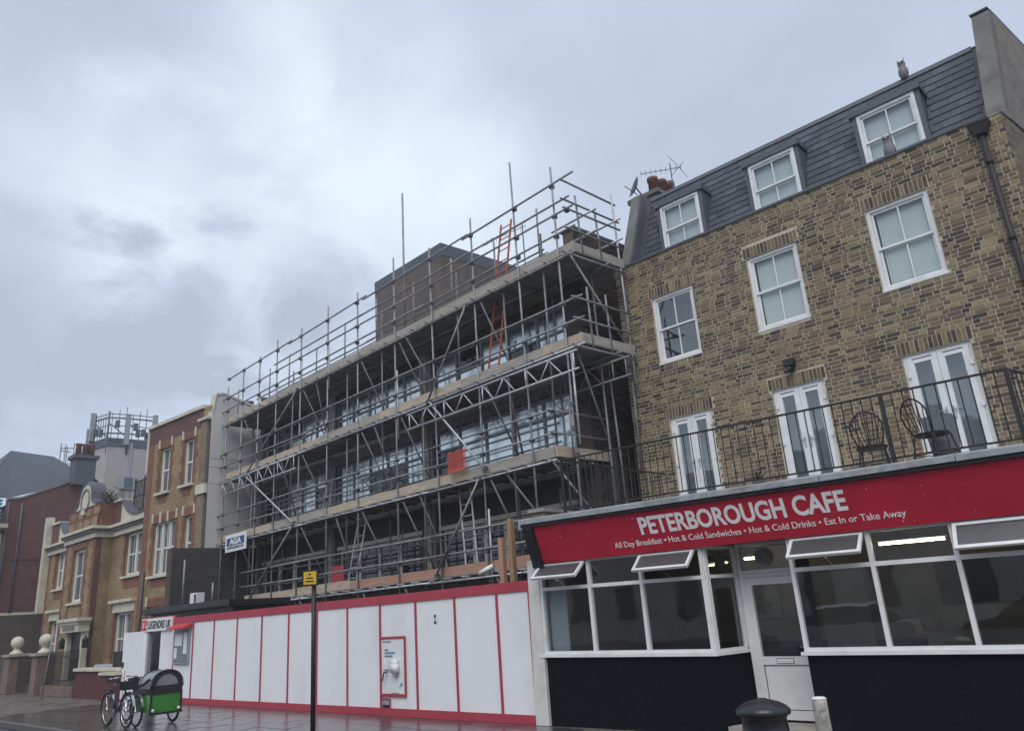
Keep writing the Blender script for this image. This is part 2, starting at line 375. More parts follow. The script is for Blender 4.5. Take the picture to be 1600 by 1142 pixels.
class M:
    """collects faces of one mesh"""
    def __init__(s, smooth=False):
        s.v = []; s.f = []; s.c = []; s.smooth = smooth; s.col = None
    def face(s, pts):
        i = len(s.v); s.v += [tuple(p) for p in pts]; s.f.append(tuple(range(i, i + len(pts)))); s.c.append(s.col)
    def hexa(s, p):   # p: 8 points, bottom 4 then top 4 (same winding)
        i = len(s.v); s.v += [tuple(q) for q in p]
        for f in ((3, 2, 1, 0), (4, 5, 6, 7), (0, 1, 5, 4), (1, 2, 6, 5), (2, 3, 7, 6), (3, 0, 4, 7)):
            s.f.append(tuple(i + k for k in f)); s.c.append(s.col)
        return s
    def box(s, u0, u1, v0, v1, w0, w1, F=WORLD):
        return s.hexa([F(u0, v0, w0), F(u1, v0, w0), F(u1, v1, w0), F(u0, v1, w0), F(u0, v0, w1), F(u1, v0, w1), F(u1, v1, w1), F(u0, v1, w1)])
    def tube(s, a, b, r, n=8, r2=None, cap=True):
        a = Vector(a); b = Vector(b); d = (b - a)
        if d.length < 1e-6:
            return s
        q = d.to_track_quat('Z', 'Y'); r2 = r if r2 is None else r2
        i = len(s.v)
        for c, rr in ((a, r), (b, r2)):
            for k in range(n):
                t = 2 * math.pi * k / n
                s.v.append(tuple(c + q @ Vector((math.cos(t) * rr, math.sin(t) * rr, 0))))
        for k in range(n):
            s.f.append((i + k, i + (k + 1) % n, i + n + (k + 1) % n, i + n + k)); s.c.append(s.col)
        if cap:
            s.f.append(tuple(i + k for k in reversed(range(n)))); s.c.append(s.col)
            s.f.append(tuple(i + n + k for k in range(n))); s.c.append(s.col)
        return s
    def path(s, pts, r, n=6):
        for a, b in zip(pts, pts[1:]):
            s.tube(a, b, r, n)
        return s
    def prism(s, poly, vec):
        n = len(poly); i = len(s.v); vec = Vector(vec)
        s.v += [tuple(p) for p in poly] + [tuple(Vector(p) + vec) for p in poly]
        s.f.append(tuple(i + k for k in range(n))); s.c.append(s.col)
        s.f.append(tuple(i + n + k for k in reversed(range(n)))); s.c.append(s.col)
        for k in range(n):
            s.f.append((i + (k + 1) % n, i + k, i + n + k, i + n + (k + 1) % n)); s.c.append(s.col)
        return s
    def lathe(s, c, prof, n=20):
        i = len(s.v)
        for r, z in prof:
            for k in range(n):
                t = 2 * math.pi * k / n
                s.v.append((c[0] + r * math.cos(t), c[1] + r * math.sin(t), c[2] + z))
        for j in range(len(prof) - 1):
            for k in range(n):
                s.f.append((i + j * n + k, i + j * n + (k + 1) % n, i + (j + 1) * n + (k + 1) % n, i + (j + 1) * n + k)); s.c.append(s.col)
        s.f.append(tuple(i + k for k in reversed(range(n)))); s.c.append(s.col)
        j = (len(prof) - 1) * n
        s.f.append(tuple(i + j + k for k in range(n))); s.c.append(s.col)
        return s
    def torus(s, c, axis, Rr, r, n=24, m=6):
        q = Vector(axis).to_track_quat('Z', 'Y'); c = Vector(c); i = len(s.v)
        for a in range(n):
            t = 2 * math.pi * a / n
            for b in range(m):
                p = 2 * math.pi * b / m
                s.v.append(tuple(c + q @ Vector(((Rr + r * math.cos(p)) * math.cos(t), (Rr + r * math.cos(p)) * math.sin(t), r * math.sin(p)))))
        for a in range(n):
            for b in range(m):
                s.f.append((i + a * m + b, i + ((a + 1) % n) * m + b, i + ((a + 1) % n) * m + (b + 1) % m, i + a * m + (b + 1) % m)); s.c.append(s.col)
        return s
    def wall(s, u0, u1, w0, w1, v, holes, F, depth=0.15):
        """vertical sheet at depth v with rectangular holes and their reveals"""
        us = sorted({u0, u1, *[min(max(h[0], u0), u1) for h in holes], *[min(max(h[1], u0), u1) for h in holes]})
        ws = sorted({w0, w1, *[min(max(h[2], w0), w1) for h in holes], *[min(max(h[3], w0), w1) for h in holes]})
        for a, b in zip(us, us[1:]):
            for c, d in zip(ws, ws[1:]):
                mu, mw = (a + b) / 2, (c + d) / 2
                if any(h[0] < mu < h[1] and h[2] < mw < h[3] for h in holes):
                    continue
                s.face([F(a, v, c), F(b, v, c), F(b, v, d), F(a, v, d)])
        for a, b, c, d in holes:
            e = v + depth
            s.face([F(a, v, c), F(a, v, d), F(a, e, d), F(a, e, c)])
            s.face([F(b, v, d), F(b, v, c), F(b, e, c), F(b, e, d)])
            s.face([F(a, v, d), F(b, v, d), F(b, e, d), F(a, e, d)])
            s.face([F(b, v, c), F(a, v, c), F(a, e, c), F(b, e, c)])
        return s
    def mesh(s, name, off=(0, 0, 0)):
        me = bpy.data.meshes.new(name)
        V = np.array(s.v, dtype=np.float64)
        me.from_pydata((V - np.array(off)).tolist(), [], s.f)
        nl = len(me.loops)
        if nl:
            li = np.empty(nl, dtype=np.int32); me.loops.foreach_get('vertex_index', li)
            npoly = len(me.polygons)
            ls = np.empty(npoly, dtype=np.int32); me.polygons.foreach_get('loop_total', ls)
            nr = np.empty(npoly * 3); me.polygons.foreach_get('normal', nr); nr = nr.reshape(-1, 3)
            nr = np.repeat(nr, ls, axis=0)
            P = V[li]
            h = np.hypot(nr[:, 0], nr[:, 1]) + 1e-9
            flat = np.abs(nr[:, 2]) > 0.75
            uu = np.where(flat, P[:, 0], P[:, 0] * (-nr[:, 1] / h) + P[:, 1] * (nr[:, 0] / h))
            vv = np.where(flat, P[:, 1], P[:, 2])
            uvl = me.uv_layers.new(name='UVMap')
            uvl.data.foreach_set('uv', np.stack([uu, vv], 1).ravel())
            if any(c is not None for c in s.c):
                ca = me.color_attributes.new('Col', 'FLOAT_COLOR', 'CORNER')
                cc = np.array([(*(c or (0.2, 0.2, 0.2)), 1.0) for c in s.c])
                ca.data.foreach_set('color', np.repeat(cc, ls, axis=0).ravel())
            if s.smooth:
                me.polygons.foreach_set('use_smooth', [True] * npoly)
        return me


ORG = {}


def tag(o, label=None, cat=None, group=None, kind=None):
    if label: o['label'] = label
    if cat: o['category'] = cat
    if group: o['group'] = group
    if kind: o['kind'] = kind
    return o


def thing(name, loc, label, cat, group=None):
    o = bpy.data.objects.new(name, None)
    o.empty_display_size = 0.2
    o.location = loc
    col.objects.link(o)
    ORG[o.name] = Vector(loc)
    return tag(o, label, cat, group)


def mk(name, m, material, parent=None, label=None, cat=None, group=None, kind=None):
    off = ORG[parent.name] if parent else Vector((0, 0, 0))
    if parent is None and label:      # top-level single mesh: put its origin at its base
        V = np.array(m.v); off = Vector((V[:, 0].mean(), V[:, 1].mean(), V[:, 2].min()))
    me = m.mesh(name, off)
    me.materials.append(MATS[material])
    o = bpy.data.objects.new(name, me)
    col.objects.link(o)
    if parent:
        o.parent = parent
    else:
        o.location = off
    ORG[o.name] = Vector(off)
    return tag(o, label, cat, group, kind)


def share(name, me, loc, rotz, parent, material=None):
    """one more piece that shares mesh data"""
    o = bpy.data.objects.new(name, me)
    col.objects.link(o)
    o.parent = parent
    o.location = Vector(loc) - ORG[parent.name]
    o.rotation_euler = (0, 0, rotz)
    return o


def text(name, body, F, u, v, w, size, material, parent, width=None, bold=0.0, tilt=0.0, thick=0.004, sx=1.0):
    """flat lettering standing in frame F, reading left to right along u; tilt leans the top outward"""
    cu = bpy.data.curves.new(name, 'FONT')
    cu.body = body; cu.size = size; cu.offset = bold; cu.extrude = thick / 2; cu.resolution_u = 4
    ob = bpy.data.objects.new(name, cu)
    col.objects.link(ob)
    dg = bpy.context.evaluated_depsgraph_get()
    me = bpy.data.meshes.new_from_object(ob.evaluated_get(dg))
    bpy.data.objects.remove(ob)
    xs = [p.co.x for p in me.vertices]
    x0, x1 = min(xs), max(xs)
    k = (width / (x1 - x0)) if width else sx
    off = ORG[parent.name]
    for p in me.vertices:
        x, y, z = p.co
        q = F(u + (x - x0) * k, v - z - y * math.tan(tilt), w + y)
        p.co = Vector(q) - off
    me.materials.append(MATS[material])
    o = bpy.data.objects.new(name, me)
    col.objects.link(o)
    o.parent = parent
    ORG[o.name] = off
    return o

# ------------------------------------------------------------------ ground
def ground():
    m = M(); m.face([(-900, -900, -.13), (900, -900, -.13), (900, 900, -.13), (-900, 900, -.13)])
    mk('road', m, 'asphalt', kind='structure')
    m = M(); m.box(-70, 14, 6.36, 40, -.12, -.012)
    pv = mk('pavement', m, 'paving', kind='structure')
    # kerb stones
    km = M().box(-.445, .445, 0, .15, -.12, .004).mesh('kerb_stone'); km.materials.append(MATS['kerb'])
    for i in range(60):
        share('kerb_stone', km, (-44 + i * .9, 6.2, 0), 0, pv)
    # flag stones, wet
    var = []
    for k in range(8):
        g = random.uniform(.055, .115)
        q = M(); q.col = (g, g * .97, g * 1.0)
        q.box(-.296, .296, -.221, .221, -.03, 0)
        me = q.mesh('paving_slab'); me.materials.append(MATS['slab']); var.append(me)
    n = 0
    for j in range(8):
        y = 6.60 + j * .452
        for i in range(60):
            x = -29.2 + i * .602 + (j % 2) * .3
            if x > -8.6 and y < 9.9 or x < -8.6:
                if n < 290 and -26 < x < -8.4:
                    o = share('paving_slab', random.choice(var), (x, y, random.uniform(-.0025, .0025)), 0, pv)
                    o.rotation_euler = (random.uniform(-.003, .003), random.uniform(-.003, .003), 0)
                    n += 1


ground()

# ------------------------------------------------------------------ brick laying
PAL = [((.215, .166, .098), 7), ((.250, .198, .122), 5), ((.180, .136, .084), 7), ((.078, .061, .050), 4), ((.110, .084, .064), 6),
       ((.140, .098, .073), 4), ((.165, .122, .088), 4), ((.060, .054, .052), 2)]
PALW = [c for c, w in PAL for _ in range(w)]
DPAL = [(.052, .040, .037), (.040, .033, .033), (.070, .050, .043), (.085, .062, .050), (.060, .042, .038)]


def lay_bricks(F, u0, u1, w0, w1, v, holes, pal, parent, material, keep=300, near=None, course=.075, name='brick', depth=.03, clump=True, joint=.014):
    rest = M(); cand = []
    k = 0; w = w0
    while w + .05 <= w1:
        u = u0 - random.choice((0, .06)) - (.169 if k % 2 else 0)
        i = k % 2
        while u < u1:
            ln = .215 if i % 2 == 0 else .1025
            a, b = u, u + ln
            u = b + joint; i += 1
            segs = [(max(a, u0), min(b, u1))]
            for h in holes:
                if w + .064 > h[2] and w < h[3]:
                    ns = []
                    for s0, s1 in segs:
                        if s1 <= h[0] or s0 >= h[1]:
                            ns.append((s0, s1))
                        else:
                            if s0 < h[0]: ns.append((s0, h[0] - .004))
                            if s1 > h[1]: ns.append((h[1] + .004, s1))
                    segs = ns
            for s0, s1 in segs:
                if s1 - s0 < .03:
                    continue
                whole = abs((s1 - s0) - ln) < 1e-6
                cand.append((s0, s1, w, whole))
        w += course; k += 1
    def colour(u, w):
        n_ = math.sin(u * 1.7 + 2.1 * math.sin(w * 1.1)) * math.sin(w * 1.9 + 1.3 * math.sin(u * .8)) + .5 * math.sin(u * 4.1 + w * 3.3)
        c = random.choice(pal)
        if n_ > .6 and random.random() < .25: c = min((random.choice(pal) for _ in range(3)), key=sum)
        if n_ < -.6 and random.random() < .4: c = max((random.choice(pal) for _ in range(3)), key=sum)
        g = random.uniform(.8, 1.2)
        return tuple(x * g for x in c)
    if near:
        cand.sort(key=lambda c: (not c[3], (F((c[0] + c[1]) / 2, v, c[2])[0] - near[0]) ** 2 + (F((c[0] + c[1]) / 2, v, c[2])[1] - near[1]) ** 2 + (c[2] - near[2]) ** 2))
    var = {}
    ang = F.ang()
    for n, (s0, s1, w, whole) in enumerate(cand):
        if n < keep and whole:
            key = (round(s1 - s0, 3), random.randrange(20))
            if key not in var:
                q = M(); q.col = colour(random.uniform(-9, 0), random.uniform(3, 9)); h = (s1 - s0) / 2
                q.hexa([(-h, 0, 0), (h, 0, 0), (h, depth, 0), (-h, depth, 0), (-h, 0, course - joint), (h, 0, course - joint), (h, depth, course - joint), (-h, depth, course - joint)])
                me = q.mesh(name); me.materials.append(MATS[material]); var[key] = me
            share(name, var[key], F((s0 + s1) / 2, v + random.uniform(-.0025, .0015), w), ang, parent)
        else:
            rest.col = colour(s0, w)
            d = random.uniform(-.0025, .0015)
            rest.box(s0, s1, v + d, v + depth, w, w + course - joint, F)
    if rest.f:
        o = mk('brickwork', rest, material, parent, kind='stuff')
    return parent


def soldiers(F, u0, u1, w, v, parent, pal, hgt=.215):
    n = max(1, round((u1 - u0) / .075)); s = (u1 - u0) / n
    for i in range(n):
        q = M(); c = random.choice(pal); g = random.uniform(.7, 1.1); q.col = tuple(x * g for x in c)
        q.box(u0 + i * s + .008, u0 + (i + 1) * s - .008, v - random.uniform(0, .004), v + .03, w + .005, w + hgt, F)
        mk('soldier_brick', q, 'brick_piece', parent)


# ------------------------------------------------------------------ windows
def sash_window(F, u0, u1, w0, w1, v, parent, back='room_mid', blind=False, bars=True, glass='sky_glass', fr=.065, material='upvc', sill=True, mid=.5, name='window', deep=.35):
    """box-frame sash: outer frame, two sashes, four panes"""
    m = M()
    for a, b, c, d in ((u0, u0 + fr, w0, w1), (u1 - fr, u1, w0, w1), (u0 + fr, u1 - fr, w1 - fr, w1), (u0 + fr, u1 - fr, w0, w0 + fr * .8)):
        m.box(a, b, v, v + .11, c, d, F)
    win = mk(name, m, material, parent)
    if sill:
        mk('sill', M().box(u0 - .01, u1 + .01, v - .05, v + .02, w0 - .045, w0 - .002, F), material, win)
    mw = w0 + (w1 - w0) * mid
    t = .042
    for nm, c, d, vv in (('upper_sash', mw - .02, w1 - fr - .002, v + .03), ('lower_sash', w0 + fr * .8 + .002, mw + .02, v + .062)):
        a, b = u0 + fr + .002, u1 - fr - .002
        s = M()
        for x0, x1, y0, y1 in ((a, a + t, c, d), (b - t, b, c, d), (a + t, b - t, d - t, d), (a + t, b - t, c, c + t)):
            s.box(x0, x1, vv, vv + .028, y0, y1, F)
        um = (a + b) / 2
        if bars:
            s.box(um - .012, um + .012, vv + .002, vv + .026, c + t, d - t, F)
        so = mk(nm, s, material, win)
        for x0, x1 in (((a + t, um - .012), (um + .012, b - t)) if bars else ((a + t, b - t),)):
            p = M(); p.face([F(x0, vv + .014, c + t), F(x1, vv + .014, c + t), F(x1, vv + .014, d - t), F(x0, vv + .014, d - t)])
            mk('pane', p, glass, so)
    # small trickle vent and the room behind
    mk('trickle_vent', M().box((u0 + u1) / 2 - .16, (u0 + u1) / 2 + .16, v - .008, v + .001, w1 - fr * .72, w1 - fr * .42, F), material, win)
    e = v + deep
    bx = M()
    bx.face([F(u0, e, w0), F(u1, e, w0), F(u1, e, w1), F(u0, e, w1)])
    bx.face([F(u0, v + .11, w0), F(u0, e, w0), F(u0, e, w1), F(u0, v + .11, w1)])
    bx.face([F(u1, e, w0), F(u1, v + .11, w0), F(u1, v + .11, w1), F(u1, e, w1)])
    bx.face([F(u0, v + .11, w1), F(u0, e, w1), F(u1, e, w1), F(u1, v + .11, w1)])
    bx.face([F(u0, e, w0), F(u0, v + .11, w0), F(u1, v + .11, w0), F(u1, e, w0)])
    mk('room_lining', bx, back, win)
    if blind:
        s = M(); z = w0 + .06
        while z < w1 - .08:
            s.hexa([F(u0 + .16, v + .115, z), F(u1 - .1, v + .115, z), F(u1 - .1, v + .127, z + .040), F(u0 + .16, v + .127, z + .040),
                    F(u0 + .16, v + .116, z + .003), F(u1 - .1, v + .116, z + .003), F(u1 - .1, v + .128, z + .042), F(u0 + .16, v + .128, z + .042)])
            z += .041
        mk('blind', s, 'blind', win)
        mk('blind_edge', M().box(u0 + .13, u0 + .155, v + .112, v + .14, w0 + .05, w1 - .06, F).box(u1 - .095, u1 - .07, v + .112, v + .14, w0 + .05, w1 - .06, F), 'blind', win)
    return win


def french_door(F, u0, u1, w0, w1, v, parent):
    fr = .055
    m = M()
    for a, b, c, d in ((u0, u0 + fr, w0, w1), (u1 - fr, u1, w0, w1), (u0 + fr, u1 - fr, w1 - fr, w1)):
        m.box(a, b, v, v + .09, c, d, F)
    dr = mk('french_door', m, 'upvc', parent)
    um = (u0 + u1) / 2
    for a, b, hs in ((u0 + fr + .003, um - .003, 1), (um + .003, u1 - fr - .003, -1)):
        s = M(); t = .105
        for x0, x1, y0, y1 in ((a, a + t, w0, w1 - fr - .003), (b - t, b, w0, w1 - fr - .003), (a + t, b - t, w1 - fr - .11, w1 - fr - .003), (a + t, b - t, w0, w0 + .17)):
            s.box(x0, x1, v - .012, v + .05, y0, y1, F)
        lf = mk('door_leaf', s, 'upvc', dr)
        p = M(); p.face([F(a + t, v + .02, w0 + .17), F(b - t, v + .02, w0 + .17), F(b - t, v + .02, w1 - fr - .11), F(a + t, v + .02, w1 - fr - .11)])
        mk('pane', p, 'sky_glass', lf)
        hu = (b - .05) if hs == 1 else (a + .05)
        h = M().box(hu - .014, hu + .014, v - .024, v - .012, w0 + .93, w0 + 1.15, F)
        h.box(hu - .012 - .10 * (hs == 1), hu + .012 + .10 * (hs == -1), v - .055, v - .035, w0 + 1.08, w0 + 1.10, F)
        h.box(hu - .01, hu + .01, v - .05, v - .02, w0 + 1.08, w0 + 1.10, F)
        mk('handle', h, 'chrome', lf)
        mk('vent_slot', M().box(a + .08, b - .08, v - .016, v - .0125, w1 - fr - .045, w1 - fr - .03, F), 'sign_black', lf)
        hx = a + .012 if hs == 1 else b - .012
        for z in (.35, 1.05, 1.75):
            hg = M().box(hx - .03 * (hs == 1) - .012, hx + .03 * (hs == -1) + .012, v - .03, v - .013, w0 + z, w0 + z + .09, F)
            mk('hinge', hg, 'upvc', lf)
    e = v + .3
    bx = M()
    bx.face([F(u0, e, w0), F(u1, e, w0), F(u1, e, w1), F(u0, e, w1)])
    bx.face([F(u0, v + .09, w0), F(u0, e, w0), F(u0, e, w1), F(u0, v + .09, w1)])
    bx.face([F(u1, e, w0), F(u1, v + .09, w0), F(u1, v + .09, w1), F(u1, e, w1)])
    bx.face([F(u0, v + .09, w1), F(u0, e, w1), F(u1, e, w1), F(u1, v + .09, w1)])
    mk('room_lining', bx, 'room_mid', dr)


# ------------------------------------------------------------------ the brick house over the café
FH = Frame((0, 13.8), (1, 0), (0, 1))
S2 = (.146, .9893)          # direction of the side wall (the plot is skewed)


def brick_house():
    F = FH
    t = thing('brick_house', (-5, 13.8, 3.2), 'yellow stock brick house with slate mansard and three dormers above the red café', 'house')
    wins = [(-8.23, -7.2, 6.69, 8.21), (-5.91, -4.865, 6.74, 8.30), (-3.525, -2.468, 6.765, 8.36)]
    doors = [(-8.19, -7.195, 3.36, 5.44), (-5.87, -4.858, 3.36, 5.48), (-3.488, -2.42, 3.36, 5.515)]
    holes = wins + doors
    bh = []
    for a, b, c, d in holes:
        bh.append((a - .006, b + .006, c - .05, d + .006)); bh.append((a - .06, b + .06, d + .006, d + .232))
    m = M(); m.wall(-9.1, -1.12, 3.1, 9.2, .004, holes, F, depth=.138)
    wall = mk('wall', m, 'mortar', t)
    lay_bricks(F, -9.1, -1.12, 3.2, 9.2, 0, bh, PALW, t, 'brick_piece', keep=300, near=(-1.6, 13.8, 6.6))
    for a, b, c, d in holes:
        soldiers(F, a - .05, b + .05, d + .008, -.002, wall, PALW)
    for i, (a, b, c, d) in enumerate(wins):
        sash_window(F, a, b, c, d, .045, t, blind=i > 0, back='room_dark' if i == 0 else 'room_mid', glass='clear_glass' if i else 'sky_glass')
    for a, b, c, d in doors:
        french_door(F, a, b, c, d, .05, t)
    # left flank and right flank walls
    s = M(); s.face([(-9.1, 13.81, 3.1), (-9.1, 13.81, 9.2), (-8.3, 21, 9.2), (-8.3, 21, 3.1)]); mk('side_wall', s, 'soot_brick', t)
    FR = Frame((-1.12, 13.8), S2, (-S2[1], S2[0]))
    s = M(); s.wall(0, 7, 3.1, 9.2, .004, [(2.0, 2.8, 7.6, 8.9)], FR, depth=.1)
    # gable above the side wall
    sw = mk('side_wall', s, 'mortar', t)
    lay_bricks(FR, 0.0, 3.2, 6.3, 9.2, 0, [(1.99, 2.81, 7.55, 8.91)], [(.17, .145, .115), (.20, .165, .125), (.13, .11, .095), (.15, .12, .10)], sw, 'brick_piece', keep=0)
    sash_window(FR, 2.0, 2.8, 7.6, 8.9, .04, t)
    # eaves: lead-capped parapet
    mk('parapet_coping', M().box(-9.1, -1.45, -.03, .33, 9.2, 9.245, F), 'dark_lead', t)
    mk('gutter_floor', M().box(-9.1, -1.2, .33, 1.1, 9.0, 9.1, F), 'dark_lead', t)
    # mansard: plane from (y .80, z 9.3) to (y 1.75, z 11.66)
    def mp(u, q, out=0.0):      # q metres up the slope
        L_ = math.hypot(.95, 2.36); return F(u, .80 + q * .95 / L_ - out * 2.36 / L_, 9.3 + q * 2.36 / L_ + out * .95 / L_)
    LS = math.hypot(.95, 2.36)
    s = M(); qd = (10.9 - 9.3) * LS / 2.36
    ed = [-9.0, -8.27, -7.15, -5.945, -4.81, -3.56, -2.38, -1.3]
    for i in range(7):
        s.face([mp(ed[i], qd if i % 2 else -.2), mp(ed[i + 1], qd if i % 2 else -.2), mp(ed[i + 1], LS), mp(ed[i], LS)])
    roof = mk('mansard_roof', s, 'slate_under', t)
    s = M(); s.face([F(-9.0, 1.72, 11.66), F(-1.3, 1.72, 11.66), F(-1.0, 7, 11.9), F(-8.7, 7, 11.9)]); mk('roof_top', s, 'dark_lead', roof)
    mk('ridge_flashing', M().hexa([mp(-9.0, LS - .10, .012), mp(-1.4, LS - .10, .012), mp(-1.4, LS - .10, .04), mp(-9.0, LS - .10, .04),
                                   mp(-9.0, LS + .03, .012), mp(-1.4, LS + .03, .012), mp(-1.4, LS + .03, .04), mp(-9.0, LS + .03, .04)]), 'dark_lead', roof)
    dorm = [(-8.23, -7.19), (-5.905, -4.85), (-3.52, -2.42)]
    # slates
    rows = 12; rh = (LS - .12) / rows; sw_ = .33
    for r in range(rows):
        q0 = r * rh; u = -8.88 - (r % 2) * sw_ / 2
        while u < -1.42:
            a, b = max(u, -8.88), min(u + sw_ - .011, -1.42); u += sw_
            cuts = [(a, b)]
            zlow = 9.3 + q0 * 2.36 / LS
            if zlow < 10.95:
                for d0, d1 in dorm:
                    cuts = [x for s0, s1 in cuts for x in (((s0, min(s1, d0 - .10)),) + ((max(s0, d1 + .10), s1),)) if x[1] - x[0] > .04]
            for s0, s1 in cuts:
                q = M(); g = random.uniform(.72, 1.25); q.col = (.062 * g, .072 * g, .089 * g)
                j = random.uniform(0, .003)
                q.hexa([mp(s0, q0, .014 + j), mp(s1, q0, .014 + j), mp(s1, q0 + rh + .03, .002), mp(s0, q0 + rh + .03, .002),
                        mp(s0, q0, .026 + j), mp(s1, q0, .026 + j), mp(s1, q0 + rh + .03, .008), mp(s0, q0 + rh + .03, .008)])
                mk('slate', q, 'slate_piece', roof)
    # dormers
    for i, (a, b) in enumerate(dorm):
        yv = .95
        m = M()
        m.box(a - .09, a - .002, yv, yv + .9, 9.15, 10.86, F); m.box(b + .002, b + .09, yv, yv + .9, 9.15, 10.86, F)
        m.box(a - .13, b + .13, yv - .05, yv + 1.0, 10.86, 10.98, F)
        d = mk('dormer', m, 'dark_lead', t)
        w = sash_window(F, a, b, 9.62, 10.855, yv - .01, t, back='net_curtain', sill=False, mid=.47, deep=.13, glass='clear_glass')
    # party wall upstands following the slope
    for x0, x1, zt in ((-9.12, -8.86, 11.62), (-1.45, -1.105, 11.93)):
        if x0 > -5:      # the right one stands on the skewed flank
            def q(k, z): return (-1.105 + k * S2[0], 13.79 + k * S2[1], z)
            mk('party_parapet', M().prism([q(0, 9.18), q(.26, 9.28), q(1.22, zt), q(1.6, zt + .04), q(7, zt + .04), q(7, 9.18)], (-.29, 0, 0)), 'render_grey', t)
            mk('gable_brickwork', M().prism([Vector(q(.34, 9.19)) + Vector((.004, 0, 0)), Vector(q(1.42, zt - .05)) + Vector((.004, 0, 0)), Vector(q(7, zt - .03)) + Vector((.004, 0, 0)), Vector(q(7, 9.19)) + Vector((.004, 0, 0))], (.006, 0, 0)), 'flank_brick', t)
            mk('parapet_edge', M().prism([q(1.2, zt + .042), q(1.6, zt + .042), q(7, zt + .042), q(7, zt + .09), q(1.6, zt + .09), q(1.2, zt + .07)], (-.31, 0, 0)), 'dark_lead', t)
            continue
        pr = [(x0, 13.79, 9.18), (x0, 14.05, 9.28), (x0, 15.0, zt), (x0, 15.35, zt + .04), (x0, 20.5, zt + .04), (x0, 20.5, 9.0), (x0, 13.79, 9.0)]
        mk('party_parapet', M().prism(pr, (x1 - x0, 0, 0)), 'render_grey', t)
        if x0 < -5:
            mk('parapet_flashing', M().prism([(x1, 14.1, 9.3), (x1, 14.35, 9.3), (x1, 15.25, zt - .1), (x1, 15.0, zt - .05)], (.03, 0, 0)), 'dark_lead', t)
    # downpipe with hopper
    p = M(smooth=True); p.tube(F(-1.455, -.09, 8.95), F(-1.455, -.09, 3.3), .045, 12)
    for z in (8.3, 6.9, 5.5, 4.2):
        p.tube(F(-1.455, -.09, z), F(-1.455, -.09, z + .09), .056, 12)
    dp = mk('downpipe', p, 'black_iron', t)
    h = M().hexa([F(-1.53, -.17, 8.86), F(-1.38, -.17, 8.86), F(-1.38, -.005, 8.86), F(-1.53, -.005, 8.86),
                  F(-1.61, -.22, 9.05), F(-1.30, -.22, 9.05), F(-1.30, -.005, 9.05), F(-1.61, -.005, 9.05)])
    h.box(-1.62, -1.29, -.23, -.005, 9.05, 9.09, F)
    mk('hopper', h, 'black_iron', t)
    # chimney on the left party wall
    ch = M().box(-9.6, -8.75, 15.7, 16.9, 10.5, 11.9).box(-9.66, -8.69, 15.64, 16.96, 11.9, 12.02)
    c = mk('chimney', ch, 'render_grey', t)
    for k, (x, y, h_) in enumerate(((-9.02, 16.0, .56), (-9.0, 16.42, .64), (-8.98, 16.8, .72))):
        mk('chimney_pot', M(smooth=True).lathe((x, y, 12.0), [(.14, 0), (.125, h_ * .8), (.15, h_ * .83), (.15, h_), (.11, h_)], 14), 'terracotta', c)
    # wall lamp over the middle door
    f = M().box(-5.5, -5.3, -.14, -.02, 5.85, 5.98, F).box(-5.44, -5.36, -.06, 0, 5.74, 5.86, F).tube(F(-5.4, -.1, 5.8), F(-5.46, -.2, 5.72), .05, 8, .03)
    mk('wall_lamp', f, 'black_iron', t)
    m = M(); m.wall(-9.1, -1.12, 3.1, 3.36, .2, [], F); mk('threshold', m, 'stone', t)


brick_house()

a = thing('television_aerial', (-8.6, 16.3, 11.9), 'thin rooftop television aerial beside the terracotta chimney pots', 'aerial')
m = M(); m.tube((-8.6, 16.3, 11.9), (-8.6, 16.3, 12.95), .016, 6); mk('mast', m, 'antenna_dark', a)
m = M(); m.tube((-9.25, 15.85, 12.75), (-8.35, 16.4, 12.75), .01, 5)
for i in range(9):
    q = Vector((-9.25, 15.85, 12.75)).lerp(Vector((-8.35, 16.4, 12.75)), i / 8)
    m.tube(q + Vector((-.07, .12, 0)), q + Vector((.07, -.12, 0)), .006, 4)
m.path([(-8.55, 16.15, 13.1), (-8.4, 16.4, 12.78), (-8.55, 16.2, 12.5)], .008, 4)
m.path([(-8.35, 16.6, 13.0), (-8.4, 16.4, 12.78), (-8.3, 16.6, 12.5)], .008, 4)
mk('elements', m, 'antenna_dark', a)
d = thing('satellite_dish', (-9.25, 15.75, 11.95), 'small dark satellite dish left of the chimney pots', 'satellite dish')
m = M(smooth=True); c = Vector((-9.3, 15.6, 12.25)); ax = Vector((-.55, -.75, .35)).normalized(); q = ax.to_track_quat('Z', 'Y')
rings = [(0.02, 0), (.12, .015), (.2, .045), (.26, .08)]
i0 = len(m.v)
for r, h in rings:
    for k in range(16):
        tt = 2 * math.pi * k / 16; m.v.append(tuple(c + q @ Vector((r * math.cos(tt), r * 1.15 * math.sin(tt), h))))
for j in range(3):
    for k in range(16):
        m.f.append((i0 + j * 16 + k, i0 + j * 16 + (k + 1) % 16, i0 + (j + 1) * 16 + (k + 1) % 16, i0 + (j + 1) * 16 + k)); m.c.append(None)
mk('reflector', m, 'antenna_dark', d)
mk('arm', M().tube(c, c + Vector((.1, .15, -.3)), .02, 6).tube(c + Vector((0, 0, -.2)), c + ax * .35 + Vector((0, 0, -.08)), .012, 6), 'antenna_dark', d)


